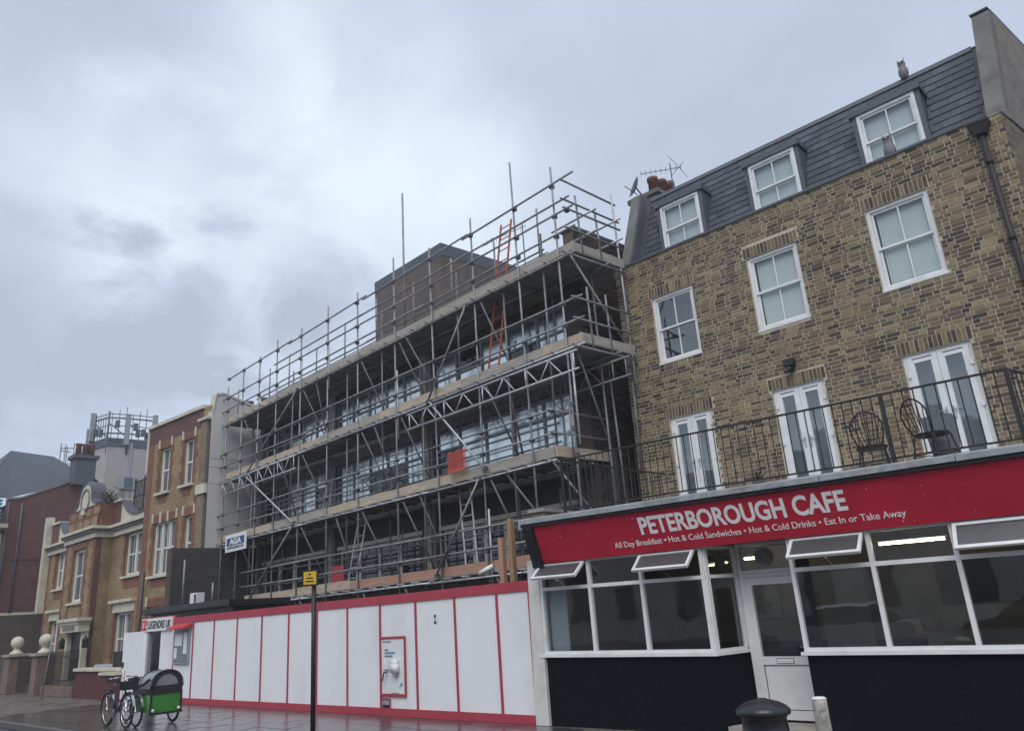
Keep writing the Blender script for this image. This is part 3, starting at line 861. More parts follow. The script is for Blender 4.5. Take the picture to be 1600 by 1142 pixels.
def owl(x, y, z, label, s=1.0):
    t = thing('owl_figure', (x, y, z), label, 'bird figure', 'decoy owls')
    b = M(smooth=True).lathe((x, y, z), [(.05 * s, 0), (.085 * s, .04 * s), (.115 * s, .14 * s), (.11 * s, .24 * s), (.075 * s, .33 * s), (.085 * s, .37 * s), (.09 * s, .42 * s), (.07 * s, .475 * s), (.02 * s, .49 * s)], 14)
    body = mk('body', b, 'owl_grey', t)
    e = M()
    for k in (-1, 1):
        e.tube((x + k * .055 * s, y - .02 * s, z + .46 * s), (x + k * .075 * s, y - .02 * s, z + .56 * s), .024 * s, 6, .004)
    mk('ear_tuft', e, 'owl_grey', t)
    e = M()
    for k in (-1, 1):
        e.tube((x + k * .04 * s, y - .075 * s, z + .42 * s), (x + k * .042 * s, y - .095 * s, z + .42 * s), .022 * s, 8)
    mk('eyes', e, 'sign_black', t)
    mk('beak', M().tube((x, y - .08 * s, z + .40 * s), (x, y - .105 * s, z + .36 * s), .014 * s, 6, .003), 'sign_black', t)


owl(-2.62, 15.5, 11.66, 'grey decoy owl standing on the roof edge above the right-hand dormer', .85)
owl(-2.90, 13.96, 9.245, 'grey decoy owl on the parapet in front of the right-hand dormer window', .95)

# ------------------------------------------------------------------ the café
_c3, _s3 = math.cos(R_(3.0)), math.sin(R_(3.0))
FK = Frame((-9.03, 10.086), (_c3, _s3), (-_s3, _c3), -.010)


def frame_bar(m, u0, u1, w0, w1, v0=-.02, v1=.05):
    return m.box(u0, u1, v0, v1, w0, w1, FK)


def speck(fb, u_, z_, r_):
    m = M(); m.face([fb(u_ + r_ * math.cos(k * math.pi / 3), z_ + r_ * math.sin(k * math.pi / 3), .0235) for k in range(6)]); return m


def cafe():
    F = FK
    t = thing('cafe', (-5.2, 10.4, 0), 'single-storey café with red fascia, white window frames and navy stall riser', 'shop')
    UE = 8.3
    # shell: side walls, back, floor, ceiling, roof
    m = M()
    m.box(-.12, .10, .16, 3.55, 0, 3.1, F)
    mk('side_wall', m, 'soot_brick', t)
    m = M(); m.box(.10, UE, 3.4, 3.5, .1, 2.75, F); m.box(UE, UE + .1, .02, 3.5, .1, 2.75, F); m.box(.1, .14, .2, 3.4, .1, 2.75, F)
    mk('inner_wall', m, 'cafe_wall', t)
    m = M(); m.box(.1, UE, .1, 3.4, .02, .1, F); mk('floor', m, 'cafe_floor', t)
    m = M(); m.box(.1, UE, .06, 3.5, 2.76, 2.82, F); mk('ceiling', m, 'cafe_wall', t)
    m = M(); m.box(-.10, UE, -.22, 3.62, 3.12, 3.24, F); mk('flat_roof', m, 'lead', t)
    # rendered pier on the left
    m = M(); m.hexa([F(-.135, -.06, 0), F(.14, -.06, 0), F(.14, .16, 0), F(-.135, .16, 0), F(-.115, -.03, 2.6), F(.125, -.03, 2.6), F(.125, .16, 2.6), F(-.115, .16, 2.6)])
    mk('pier', m, 'old_white_paint', t)
    # stall risers
    DV = .64
    m = M(); m.box(.145, 3.20, .0, .12, 0, 1.03, F)
    m.hexa([F(3.20, 0, 0), F(3.205, 0, 0), F(3.42, DV, 0), F(3.30, DV, 0), F(3.20, 0, 1.03), F(3.205, 0, 1.03), F(3.42, DV, 1.03), F(3.30, DV, 1.03)])
    mk('stall_riser', m, 'navy_paint', t)
    m = M(); m.box(4.50, UE, .0, .12, 0, 1.03, F); m.box(4.45, 4.50, .1, DV, 0, 2.6, F)
    mk('stall_riser', m, 'navy_paint', t)
    # sills
    mk('sill', M().box(.05, 3.24, -.06, .06, 1.035, 1.075, F).hexa([F(3.19, -.05, 1.036), F(3.25, -.05, 1.036), F(3.45, DV, 1.036), F(3.38, DV, 1.036), F(3.19, -.05, 1.074), F(3.25, -.05, 1.074), F(3.45, DV, 1.074), F(3.38, DV, 1.074)]), 'upvc', t)
    mk('sill', M().box(4.43, UE, -.06, .06, 1.035, 1.075, F), 'upvc', t)
    # left and right window bands
    def band(us, name, top=2.545):
        m = M()
        frame_bar(m, us[0], us[-1], 1.078, 1.125); frame_bar(m, us[0], us[-1], 2.085, 2.14); frame_bar(m, us[0], us[-1], 2.50, top, -.015, .05)
        for i, u in enumerate(us):
            h = .05 if i in (0, len(us) - 1) else .027
            a, b = (u, u + .05) if i == 0 else ((u - .06, u) if i == len(us) - 1 else (u - h, u + h))
            m.box(a, b, -.024, .052, 1.0785, top - .002, F)
        w = mk(name, m, 'upvc', t)
        for a, b in zip(us, us[1:]):
            p = M(); p.face([F(a + .02, .02, 1.12), F(b - .02, .02, 1.12), F(b - .02, .02, 2.09), F(a + .02, .02, 2.09)])
            mk('pane', p, 'glass', w)
        return w
    wl = band([.13, 1.145, 2.12, 3.20], 'shop_window')
    wr = band([4.47, 5.53, 6.50, 7.55, UE], 'shop_window')
    def fixed_light(a, b, w):
        p = M(); p.face([F(a + .02, .02, 2.14), F(b - .02, .02, 2.14), F(b - .02, .02, 2.5), F(a + .02, .02, 2.5)]); mk('pane', p, 'glass', w)
    fixed_light(1.145, 2.12, wl); fixed_light(5.53, 6.50, wr); fixed_light(7.55, UE, wr)
    def vent(a, b, w, ang, z0=2.49, h=.37):
        """top-hung light propped open"""
        ca, sa = math.cos(ang), math.sin(ang)
        def q(u, s, o):      # s down the leaf from the hinge, o outward normal
            return F(u, -.03 - s * sa - o * ca, z0 - s * ca + o * sa)
        m = M(); f = .042
        for u0, u1, s0, s1 in ((a, a + f, 0, h), (b - f, b, 0, h), (a + f, b - f, 0, f), (a + f, b - f, h - f, h)):
            m.hexa([q(u0, s1, 0), q(u1, s1, 0), q(u1, s0, 0), q(u0, s0, 0), q(u0, s1, .04), q(u1, s1, .04), q(u1, s0, .04), q(u0, s0, .04)])
        leaf = mk('top_hung_vent', m, 'upvc', w)
        p = M(); p.face([q(a + f, h - f, .02), q(b - f, h - f, .02), q(b - f, f, .02), q(a + f, f, .02)]); mk('pane', p, 'vent_glass', leaf)
        st = M().tube(q((a + b) / 2, h - .03, -.01), F((a + b) / 2, .0, z0 - h + .03), .006, 5); mk('stay', st, 'chrome', leaf)
    vent(.19, 1.11, wl, R_(52)); vent(2.16, 3.10, wl, R_(50)); vent(4.55, 5.50, wr, R_(48)); vent(6.53, 7.5, wr, R_(33), 2.49, .36)
    # canted light beside the door
    def cant(s):  # 0..1 along the return
        return 3.20 + s * .21, s * DV
    m = M()
    def cb(s0, s1, w0, w1):
        u0, v0 = cant(s0); u1, v1 = cant(s1)
        m.hexa([F(u0 - .03, v0 + .01, w0), F(u0 + .03, v0 - .01, w0), F(u1 + .03, v1 - .01, w0), F(u1 - .03, v1 + .01, w0), F(u0 - .03, v0 + .01, w1), F(u0 + .03, v0 - .01, w1), F(u1 + .03, v1 - .01, w1), F(u1 - .03, v1 + .01, w1)])
    cb(.03, .98, 1.076, 1.12); cb(.03, .98, 2.09, 2.14); cb(.03, .98, 2.5, 2.545); cb(0.0, .09, 1.077, 2.547); cb(.90, 1.0, 1.077, 2.547)
    wc = mk('return_window', m, 'upvc', t)
    for w0, w1 in ((1.12, 2.09), (2.14, 2.5)):
        p = M(); a0, b0 = cant(.09); a1, b1 = cant(.9); p.face([F(a0, b0, w0), F(a1, b1, w0), F(a1, b1, w1), F(a0, b0, w1)]); mk('pane', p, 'glass', wc)
    # door set back in the recess
    d0, d1 = 3.44, 4.44
    m = M()
    for a, b, c, d in ((d0, d0 + .07, .10, 2.12), (d1 - .07, d1, .10, 2.12), (d0 + .07, d1 - .07, 2.06, 2.12)):
        m.box(a, b, DV - .03, DV + .06, c, d, F)
    df = mk('door_frame', m, 'upvc', t)
    m = M()
    a, b = d0 + .075, d1 - .075
    for x0, x1, y0, y1 in ((a, a + .095, .15, 2.055), (b - .095, b, .15, 2.055), (a + .095, b - .095, 1.955, 2.055), (a + .095, b - .095, .15, .27), (a + .095, b - .095, .86, .97)):
        m.box(x0, x1, DV - .045, DV + .02, y0, y1, F)
    lf = mk('door_leaf', m, 'upvc', t)
    p = M(); p.face([F(a + .09, DV, .96), F(b - .09, DV, .96), F(b - .09, DV, 1.96), F(a + .09, DV, 1.96)]); mk('pane', p, 'glass', lf)
    mk('lower_panel', M().box(a + .107, b - .107, DV - .025, DV + .01, .282, .848, F), 'upvc', lf)
    mk('panel_seal', M().box(a + .097, b - .097, DV - .02, DV + .008, .272, .858, F), 'sign_black', lf)
    mk('letter_box', M().box((a + b) / 2 - .12, (a + b) / 2 + .12, DV - .056, DV - .046, .885, .945, F), 'upvc', lf)
    mk('letter_box_seal', M().box((a + b) / 2 - .127, (a + b) / 2 + .127, DV - .050, DV - .0455, .878, .952, F), 'sign_black', lf)
    h = M().box(b - .065, b - .03, DV - .06, DV - .046, 1.02, 1.24, F).box(b - .16, b - .035, DV - .10, DV - .08, 1.09, 1.11, F).box(b - .06, b - .035, DV - .10, DV - .05, 1.09, 1.11, F)
    mk('handle', h, 'chrome', lf)
    # transom light over the door with extractor fan
    m = M().box(d0, d1, DV - .03, DV + .05, 2.125, 2.17, F).box(d0, d1, DV - .03, DV + .05, 2.51, 2.56, F).box(d0, d0 + .04, DV - .03, DV + .05, 2.17, 2.51, F).box(d1 - .04, d1, DV - .03, DV + .05, 2.17, 2.51, F)
    tr = mk('transom_light', m, 'upvc', t)
    p = M(); p.face([F(d0 + .04, DV, 2.17), F(d1 - .04, DV, 2.17), F(d1 - .04, DV, 2.51), F(d0 + .04, DV, 2.51)]); mk('pane', p, 'glass', tr)
    fu = d0 + .42
    f = M(smooth=True).tube(F(fu, DV - .05, 2.35), F(fu, DV - .005, 2.35), .13, 20); ef = mk('extractor_fan', f, 'room_mid', tr)
    g = M()
    for k in range(5):
        g.torus(F(fu, DV - .055, 2.35), (-_s3, _c3, 0), .025 + .023 * k, .006, 20, 4)
    mk('fan_grille', g, 'grey_plastic', ef)
    mk('soffit', M().box(3.15, 4.5, .0, DV + .1, 2.565, 2.6, F), 'navy_paint', t)
    mk('doorstep', M().box(3.2, 4.47, .02, DV - .04, 0, .12, F), 'stone', t)
    # fascia: leaning board, dark head band, end bracket, lead gutter
    mk('head_band', M().box(.10, UE, -.045, .06, 2.548, 3.12, F), 'black_paint', t)
    tl = (.30 - .07) / .60
    def fb(u, z, o):
        return F(u, -.07 - (z - 2.53) * tl - o, z)
    m = M().hexa([fb(.31, 2.53, 0), fb(UE, 2.53, 0), fb(UE, 2.53, .022), fb(.31, 2.53, .022), fb(.31, 3.13, 0), fb(UE, 3.13, 0), fb(UE, 3.13, .022), fb(.31, 3.13, .022)])
    fa = mk('fascia_board', m, 'red_paint', t)
    tb = math.atan(tl)
    text('lettering', 'PETERBOROUGH CAFE', F, 2.34, -.07 - (2.805 - 2.53) * tl - .026, 2.805, .345, 'letter_white', fa, width=3.09, bold=.010, tilt=tb)
    text('lettering', 'All Day Breakfast \u2022 Hot & Cold Sandwiches \u2022 Hot & Cold Drinks \u2022 Eat In or Take Away', F, 1.80, -.07 - (2.645 - 2.53) * tl - .026, 2.645, .120, 'letter_white', fa, width=4.28, bold=.0008, tilt=tb)
    for k in range(16):     # specks of paint
        u_, z_ = random.uniform(.6, 7.6), random.uniform(2.58, 3.08); r_ = random.uniform(.004, .009)
        mk('paint_speck', speck(fb, u_, z_, r_), 'letter_white', fa)
    # side console
    pr = [F(.10, -.05, 2.45), F(.10, -.14, 2.47), F(.10, -.16, 2.58), F(.10, -.36, 3.10), F(.10, -.36, 3.17), F(.10, .02, 3.17), F(.10, .02, 2.45)]
    v = Vector(F(.30, 0, 0)) - Vector(F(.10, 0, 0))
    mk('console', M().prism(pr, v), 'black_paint', t)
    m = M()
    us = [.06, 1.9, 3.6, 5.2, 6.8, UE]
    for i, (a, b) in enumerate(zip(us, us[1:])):
        z = random.uniform(-.008, .008)
        m.hexa([F(a, -.40, 3.185 + z), F(b - .01, -.40, 3.185 - z), F(b - .01, -.2, 3.20), F(a, -.2, 3.20), F(a, -.40, 3.255 + z), F(b - .01, -.40, 3.255 - z), F(b - .01, -.2, 3.30), F(a, -.2, 3.30)])
    mk('lead_edge', m, 'lead', t)
    mk('under_gutter', M().box(.08, UE, -.37, -.1, 3.135, 3.184, F), 'black_paint', t)
    # party parapet at the left of the roof
    mk('roof_parapet', M().box(-.13, .16, .2, 3.6, 3.1, 3.44, F), 'tan_brick', t)
    mk('parapet_coping', M().box(-.17, .2, .16, 3.62, 3.44, 3.50, F), 'stone', t)
    # strip light and a little of the room
    for a_, b_, v_ in ((5.22, 6.14, 1.5), (2.75, 3.2, 2.4)):
        lt = mk('strip_light', M().box(a_, b_, v_ - .05, v_ + .05, 2.44, 2.49, F), 'grey_plastic', t)
        mk('tube', M(smooth=True).tube(F(a_ + .03, v_, 2.412), F(b_ - .03, v_, 2.412), .019, 8), 'tube_light', lt)
        for q_ in (a_ + .2, b_ - .2): mk('light_chain', M().tube(F(q_, v_, 2.49), F(q_, v_, 2.76), .004, 4), 'grey_plastic', lt)
    mk('counter', M().box(5.4, 7.6, 2.4, 2.9, .1, 1.15, F), 'room_mid', t)
    mk('menu_board', M().box(5.5, 6.9, 3.34, 3.39, 1.5, 2.2, F), 'room_dark', t)
    mk('wall_dado', M().box(.15, UE - .01, 3.36, 3.395, .1, 1.0, F), 'room_dark', t)
    for a_ in (1.0, 2.2): mk('wall_picture', M().box(a_, a_ + .7, 3.35, 3.395, 1.4, 1.95, F), 'room_mid', t)
    mk('curtain', M().box(.2, .55, .12, .16, 1.1, 2.5, F), 'room_mid', t)
    mk('back_door', M().box(3.6, 4.4, 3.35, 3.39, .1, 2.1, F), 'room_mid', t)
    return t


cafe()


def cafe_table(u, v, label):
    F = FK
    t = thing('cafe_table', F(u, v, .1), label, 'table', 'tables inside the café')
    mk('tabletop', M().box(u - .5, u + .5, v - .32, v + .32, .82, .86, F), 'room_mid', t)
    mk('pedestal', M().tube(F(u, v, .1), F(u, v, .82), .04, 8).box(u - .25, u + .25, v - .25, v + .25, .1, .13, F), 'black_iron', t)


cafe_table(1.2, 1.0, 'café table seen dimly behind the left shop window')
cafe_table(2.6, 1.6, 'café table further inside behind the left shop window')
cafe_table(5.3, 1.1, 'café table seen dimly behind the pane right of the café door')
cafe_table(6.9, 1.0, 'café table seen dimly behind the right shop window')


def balcony():
    F = FK
    t = thing('balcony_railing', F(4.0, .15, 3.3), 'black iron balcony railing along the edge of the café roof', 'railing')
    v = .12; top = 4.255; bot = 3.40
    for a, b in ((.70, 1.82), (1.82, 6.02), (6.02, 7.47)):
        m = M().box(a, b, v - .02, v + .02, top - .012, top + .012, F); mk('top_rail', m, 'black_iron', t)
        m = M().box(a, b, v - .012, v + .012, bot - .012, bot + .012, F); mk('bottom_rail', m, 'black_iron', t)
        n = round((b - a) / .128)
        for i in range(1, n):
            u = a + (b - a) * i / n
            o = M().tube(F(u, v, bot), F(u, v, top - .01), .0085, 6); mk('baluster', o, 'black_iron', t)
    for u, w in ((.70, .016), (1.82, .022), (6.02, .024), (7.47, .026)):
        mk('post', M().box(u - w, u + w, v - .03, v + .03, 3.25, top + .015, F), 'black_iron', t)
    # return to the wall at the right end
    e = (8.05, 2.0)
    def g(s, w): return F(7.47 + (e[0] - 7.47) * s, v + (e[1] - v) * s, w)
    mk('top_rail', M().tube(g(0, top), g(1, top), .018, 6), 'black_iron', t)
    mk('bottom_rail', M().tube(g(0, bot), g(1, bot), .012, 6), 'black_iron', t)
    for i in range(1, 16):
        mk('baluster', M().tube(g(i / 16, bot), g(i / 16, top), .0085, 6), 'black_iron', t)
    # return on the left, in the shade of the scaffold
    def g2(s, w): return F(.70 + .25 * s, v + 3.2 * s, w)
    mk('top_rail', M().tube(g2(0, top), g2(1, top), .018, 6), 'black_iron', t)
    mk('bottom_rail', M().tube(g2(0, bot), g2(1, bot), .012, 6), 'black_iron', t)
    for i in range(1, 24):
        mk('baluster', M().tube(g2(i / 24, bot), g2(i / 24, top), .0085, 6), 'black_iron', t)


balcony()


def bistro_chair(u, v, rot, label):
    o = Vector(FK(u, v, 3.245))
    t = thing('bistro_chair', o, label, 'chair', 'iron chairs on the balcony')
    c, s = math.cos(rot), math.sin(rot)
    def P(x, y, z): return (o.x + x * c - y * s, o.y + x * s + y * c, o.z + z)
    m = M(smooth=True)
    n = 22
    top = [P(.21 * math.cos(k), .21 * math.sin(k), .46) for k in [2 * math.pi * i / n for i in range(n)]]
    bt = [P(.20 * math.cos(k), .20 * math.sin(k), .43) for k in [2 * math.pi * i / n for i in range(n)]]
    m = M(); m.face(top); m.face(bt[::-1])
    for i in range(n):
        m.face([bt[i], bt[(i + 1) % n], top[(i + 1) % n], top[i]])
    mk('seat', m, 'black_iron', t)
    hoop = []
    for k in range(19):
        a = math.pi * k / 18
        x = .205 * math.cos(a) * (1.12 if .2 < a < 2.94 else 1.0); z = .62 + .30 * math.sin(a)
        hoop.append(P(x, .17 + .10 * (z - .46) / .45, z))
    hoop = [P(.15, .14, .45)] + hoop + [P(-.15, .14, .45)]
    mk('back_hoop', M(smooth=True).path(hoop, .012, 7), 'black_iron', t)
    for i in range(6):
        x = -.135 + .27 * i / 5
        z1 = .62 + .30 * math.sqrt(max(0, 1 - (x * 1.35 / .23) ** 2))
        mk('spindle', M().tube(P(x * .6, .16, .45), P(x * 1.35, .17 + .10 * (z1 - .46) / .45, z1), .0065, 6), 'black_iron', t)
    for x, y in ((-1, -1), (1, -1), (1, 1), (-1, 1)):
        mk('leg', M().tube(P(x * .15, y * .15, .44), P(x * .205, y * .205, 0), .012, 7), 'black_iron', t)
    mk('stretcher', M().path([P(.18, .18, .2), P(.18, -.18, .2), P(-.18, -.18, .2), P(-.18, .18, .2), P(.18, .18, .2)], .007, 5), 'black_iron', t)


bistro_chair(5.60, .85, R_(192), 'black iron hoop-back chair in front of bare brickwork on the balcony')
bistro_chair(6.44, .55, R_(150), 'black iron hoop-back chair in front of the right-hand french doors')

t = thing('tall_planter', FK(6.48, .95, 3.245), 'tall dark tapered pot standing behind the chair by the right-hand french doors', 'pot')
m = M().hexa([FK(6.36, .82, 3.245), FK(6.62, .82, 3.245), FK(6.62, 1.08, 3.245), FK(6.36, 1.08, 3.245), FK(6.31, .77, 3.97), FK(6.67, .77, 3.97), FK(6.67, 1.13, 3.97), FK(6.31, 1.13, 3.97)])
mk('pot', m, 'notice_board', t)
mk('soil', M().box(6.34, 6.64, .80, 1.10, 3.971, 3.98, FK), 'room_dark', t)
t = thing('pot_plant', FK(4.05, .45, 3.245), 'small straggly potted plant at the foot of the balcony railing', 'plant')
mk('pot', M(smooth=True).lathe(FK(4.05, .45, 3.245), [(.07, 0), (.09, .16), (.1, .17), (.1, .19)], 14), 'concrete', t)
m = M()
for k in range(60):
    a, e = random.uniform(0, 6.3), random.uniform(.2, 1.4); l = random.uniform(.08, .22)
    p0 = Vector(FK(4.05, .45, 3.42)); q = Vector((math.cos(a) * math.cos(e), math.sin(a) * math.cos(e), math.sin(e))) * l; n_ = Vector((-math.sin(a), math.cos(a), 0)) * .012
    m.face([p0 + q * .3 - n_, p0 + q * .3 + n_, p0 + q + n_ * .5, p0 + q - n_ * .5])
mk('leaves', m, 'weeds', t)

# ------------------------------------------------------------------ the block under repair
FS = Frame((-9.03, 11.99), (.99846, -.05546), (.1006, .9949))
BV = 1.3            # building front behind the scaffold face


def repair_block():
    F = FS
    t = thing('office_block', F(-9, 3, 0), 'long flat-roofed brick block with bands of windows behind the scaffolding', 'building')
    UL, UR = -17.2, -.95
    piers = [-17.2, -12.1, -6.95, -1.45]
    bays = [(-17.0, -12.33), (-11.87, -7.18), (-6.72, -1.45)]
    holes = []
    for a, b in bays:
        holes += [(a + .25, b - .25, 2.95, 3.93), (a, b, 4.92, 6.58), (a, b, 7.05, 8.72)]
    m = M(); m.wall(UL, UR, 0, 9.0, BV, holes, F, depth=.22)
    mk('wall', m, 'spandrel_brick', t)
    # floor bands
    for z0, z1, n in ((6.60, 7.02, 'floor_band'), (4.62, 4.90, 'floor_band')):
        mk(n, M().box(UL, -1.46, BV - .05, BV + .03, z0, z1, F), 'concrete', t)
    for u in piers[1:3]:
        mk('column', M().box(u - .17, u + .17, BV - .10, BV + .1, 0, 8.99, F), 'stone', t)
        mk('column_fin', M().box(u + .19, u + .24, BV - .06, BV + .02, 2.6, 8.98, F), 'alu_frame', t)
    mk('column', M().box(-17.2, -16.95, BV - .10, BV + .1, 0, 8.99, F), 'concrete', t)
    mk('corner_pier', M().box(-1.44, -.96, BV - .06, BV + .05, 0, 9.6, F), 'concrete' if 0 else 'spandrel_brick', t)
    # windows
    for bi, (a, b) in enumerate(bays):
        for z0, z1, tr, kind in ((4.92, 6.58, 6.08, 1), (7.05, 8.72, 8.10, 1), (2.95, 3.93, None, 0)):
            a_, b_ = (a, b) if kind else (a + .25, b - .25)
            n = 5 if kind else 4
            fm = 'alu_frame' if kind else 'cream_frame'
            m = M(); w_ = .03 if kind else .045
            st = (b_ - a_) / n
            for i in range(n + 1):
                u = a_ + i * st
                m.box(u - w_, u + w_, BV + .06, BV + .15, z0 + .05, z1 - .05, F)
            m.box(a_, b_, BV + .055, BV + .155, z0, z0 + .05, F); m.box(a_, b_, BV + .055, BV + .155, z1 - .05, z1, F)
            if tr:
                m.box(a_, b_, BV + .062, BV + .148, tr - .03, tr + .03, F)
            w = mk('window_band', m, fm, t)
            for i in range(n):
                u0, u1 = a_ + i * st + w_, a_ + (i + 1) * st - w_
                if tr:
                    for c, d, mt in ((z0 + .05, tr - .03, 'solar_glass'), (tr + .03, z1 - .05, 'solar_glass')):
                        if (bi == 0 and i < 2) or random.random() < .16: mt = 'dark_glass'
                        mk('pane', M().box(u0, u1, BV + .10, BV + .112, c, d, F), mt, w)
                else:
                    mk('pane', M().box(u0, u1, BV + .10, BV + .112, z0 + .05, z1 - .05, F), 'dark_glass', w)
            if kind == 0:
                mk('lintel', M().box(a_ - .1, b_ + .1, BV - .03, BV + .04, z1 + .01, z1 + .12, F), 'cream_frame', t)
    # side wall on the right, with laid bricks
    FW = Frame(F(UR, BV, 0)[:2], (.1006, .9949), (-.9949, .1006))
    m = M(); m.wall(0, 9, 0, 9.0, .010, [], FW); m.face([FW(0, .01, 9.0), FW(9, .01, 9.0), FW(9, .01, 10.5), FW(0, .01, 10.5)])
    sw = mk('side_wall', m, 'dark_mortar', t)
    lay_bricks(FW, 0, 2.1, 3.2, 10.5, 0, [], DPAL, sw, 'dark_brick_piece', keep=240, near=(-9.6, 13, 6.2))
    mk('side_upstand', M().box(UR - .35, UR - .02, BV, BV + 8, 9.0, 10.5, F), 'roof_brick', t)
    mk('upstand_coping', M().box(UR - .4, UR + .03, BV - .04, BV + 8, 10.5, 10.57, F), 'dark_lead', t)
    # roof slab with fascia and a plant room
    mk('roof_slab', M().box(UL, UR - .4, BV - .35, BV + 9, 9.0, 9.32, F), 'concrete', t)
    mk('roof_edge_trim', M().box(UL, UR - .4, BV - .40, BV - .352, 9.1, 9.40, F), 'dark_lead', t)
    mk('back_wall', M().box(UL, UR - .4, BV + 8.6, BV + 9, 0, 9.0, F), 'spandrel_brick', t)
    mk('left_wall', M().box(UL - .05, UL, BV + .0, BV + 9, 0, 9.0, F), 'spandrel_brick', t)
    # plant room
    c = Vector((-17.53, 16.0, 0)); lx = Vector((-.99846, .05546, 0)) * 4.05; ly = Vector((.1006, .9949, 0)) * 4.6
    q = [c, c + lx, c + lx + ly, c + ly]
    m = M().hexa([p + Vector((0, 0, 9.3)) for p in (q[1], q[0], q[3], q[2])] + [p + Vector((0, 0, 13.62)) for p in (q[1], q[0], q[3], q[2])])
    mk('plant_room', m, 'roof_brick', t)
    q2 = [c + Vector((.012, -.012, 0)), c + lx + Vector((-.012, -.012, 0)), c + lx + ly, c + ly + Vector((.012, 0, 0))]
    m = M().hexa([p + Vector((0, 0, 13.62)) for p in (q2[1], q2[0], q2[3], q2[2])] + [p + Vector((0, 0, 14.08)) for p in (q2[1], q2[0], q2[3], q2[2])])
    mk('plant_room_fascia', m, 'dark_lead', t)
    # roof edge guard: white brackets with three thin rails
    for u in (-14.0, -12.4, -10.9, -9.3, -7.95, -6.75, -5.55, -4.4, -3.05, -1.7):
        mk('guard_bracket', M().box(u - .03, u + .03, BV - .32, BV - .28, 9.33, 10.02, F).box(u + .03, u + .16, BV - .31, BV - .29, 9.9, 9.94, F), 'alloy', t)
    for z in (9.62, 9.84, 10.0):
        mk('guard_rail', M(smooth=True).tube(F(-15.5, BV - .34, z), F(-1.5, BV - .34, z), .016, 6), 'galv', t)
    # fallen timbers and things inside the lower floor
    mk('door_frame', M().box(-4.9, -4.75, BV + .06, BV + .12, 2.3, 3.9, F), 'cream_frame', t)


repair_block()
a = thing('television_aerial', (-14.6, 17.0, 13.4), 'thin yagi aerial on a pole behind the orange ladder', 'aerial')
mk('mast', M().tube((-14.6, 17.0, 9.35), (-14.6, 17.0, 13.9), .022, 6), 'antenna_dark', a)
m = M().tube((-16.1, 16.6, 13.62), (-14.5, 17.03, 13.82), .012, 5)
for i in range(10):
    q = Vector((-16.1, 16.6, 13.62)).lerp(Vector((-14.5, 17.03, 13.82)), i / 9)
    m.tube(q + Vector((0, 0, -.13)), q + Vector((0, 0, .13)), .008, 4)
mk('elements', m, 'antenna_dark', a)


# ------------------------------------------------------------------ scaffold
LIFTS = [2.62, 4.76, 6.99, 9.10]
SU = [-17.3, -16.05, -14.75, -13.42, -11.8, -10.1, -8.4, -6.52, -4.8, -3.14, -1.52, -.28]


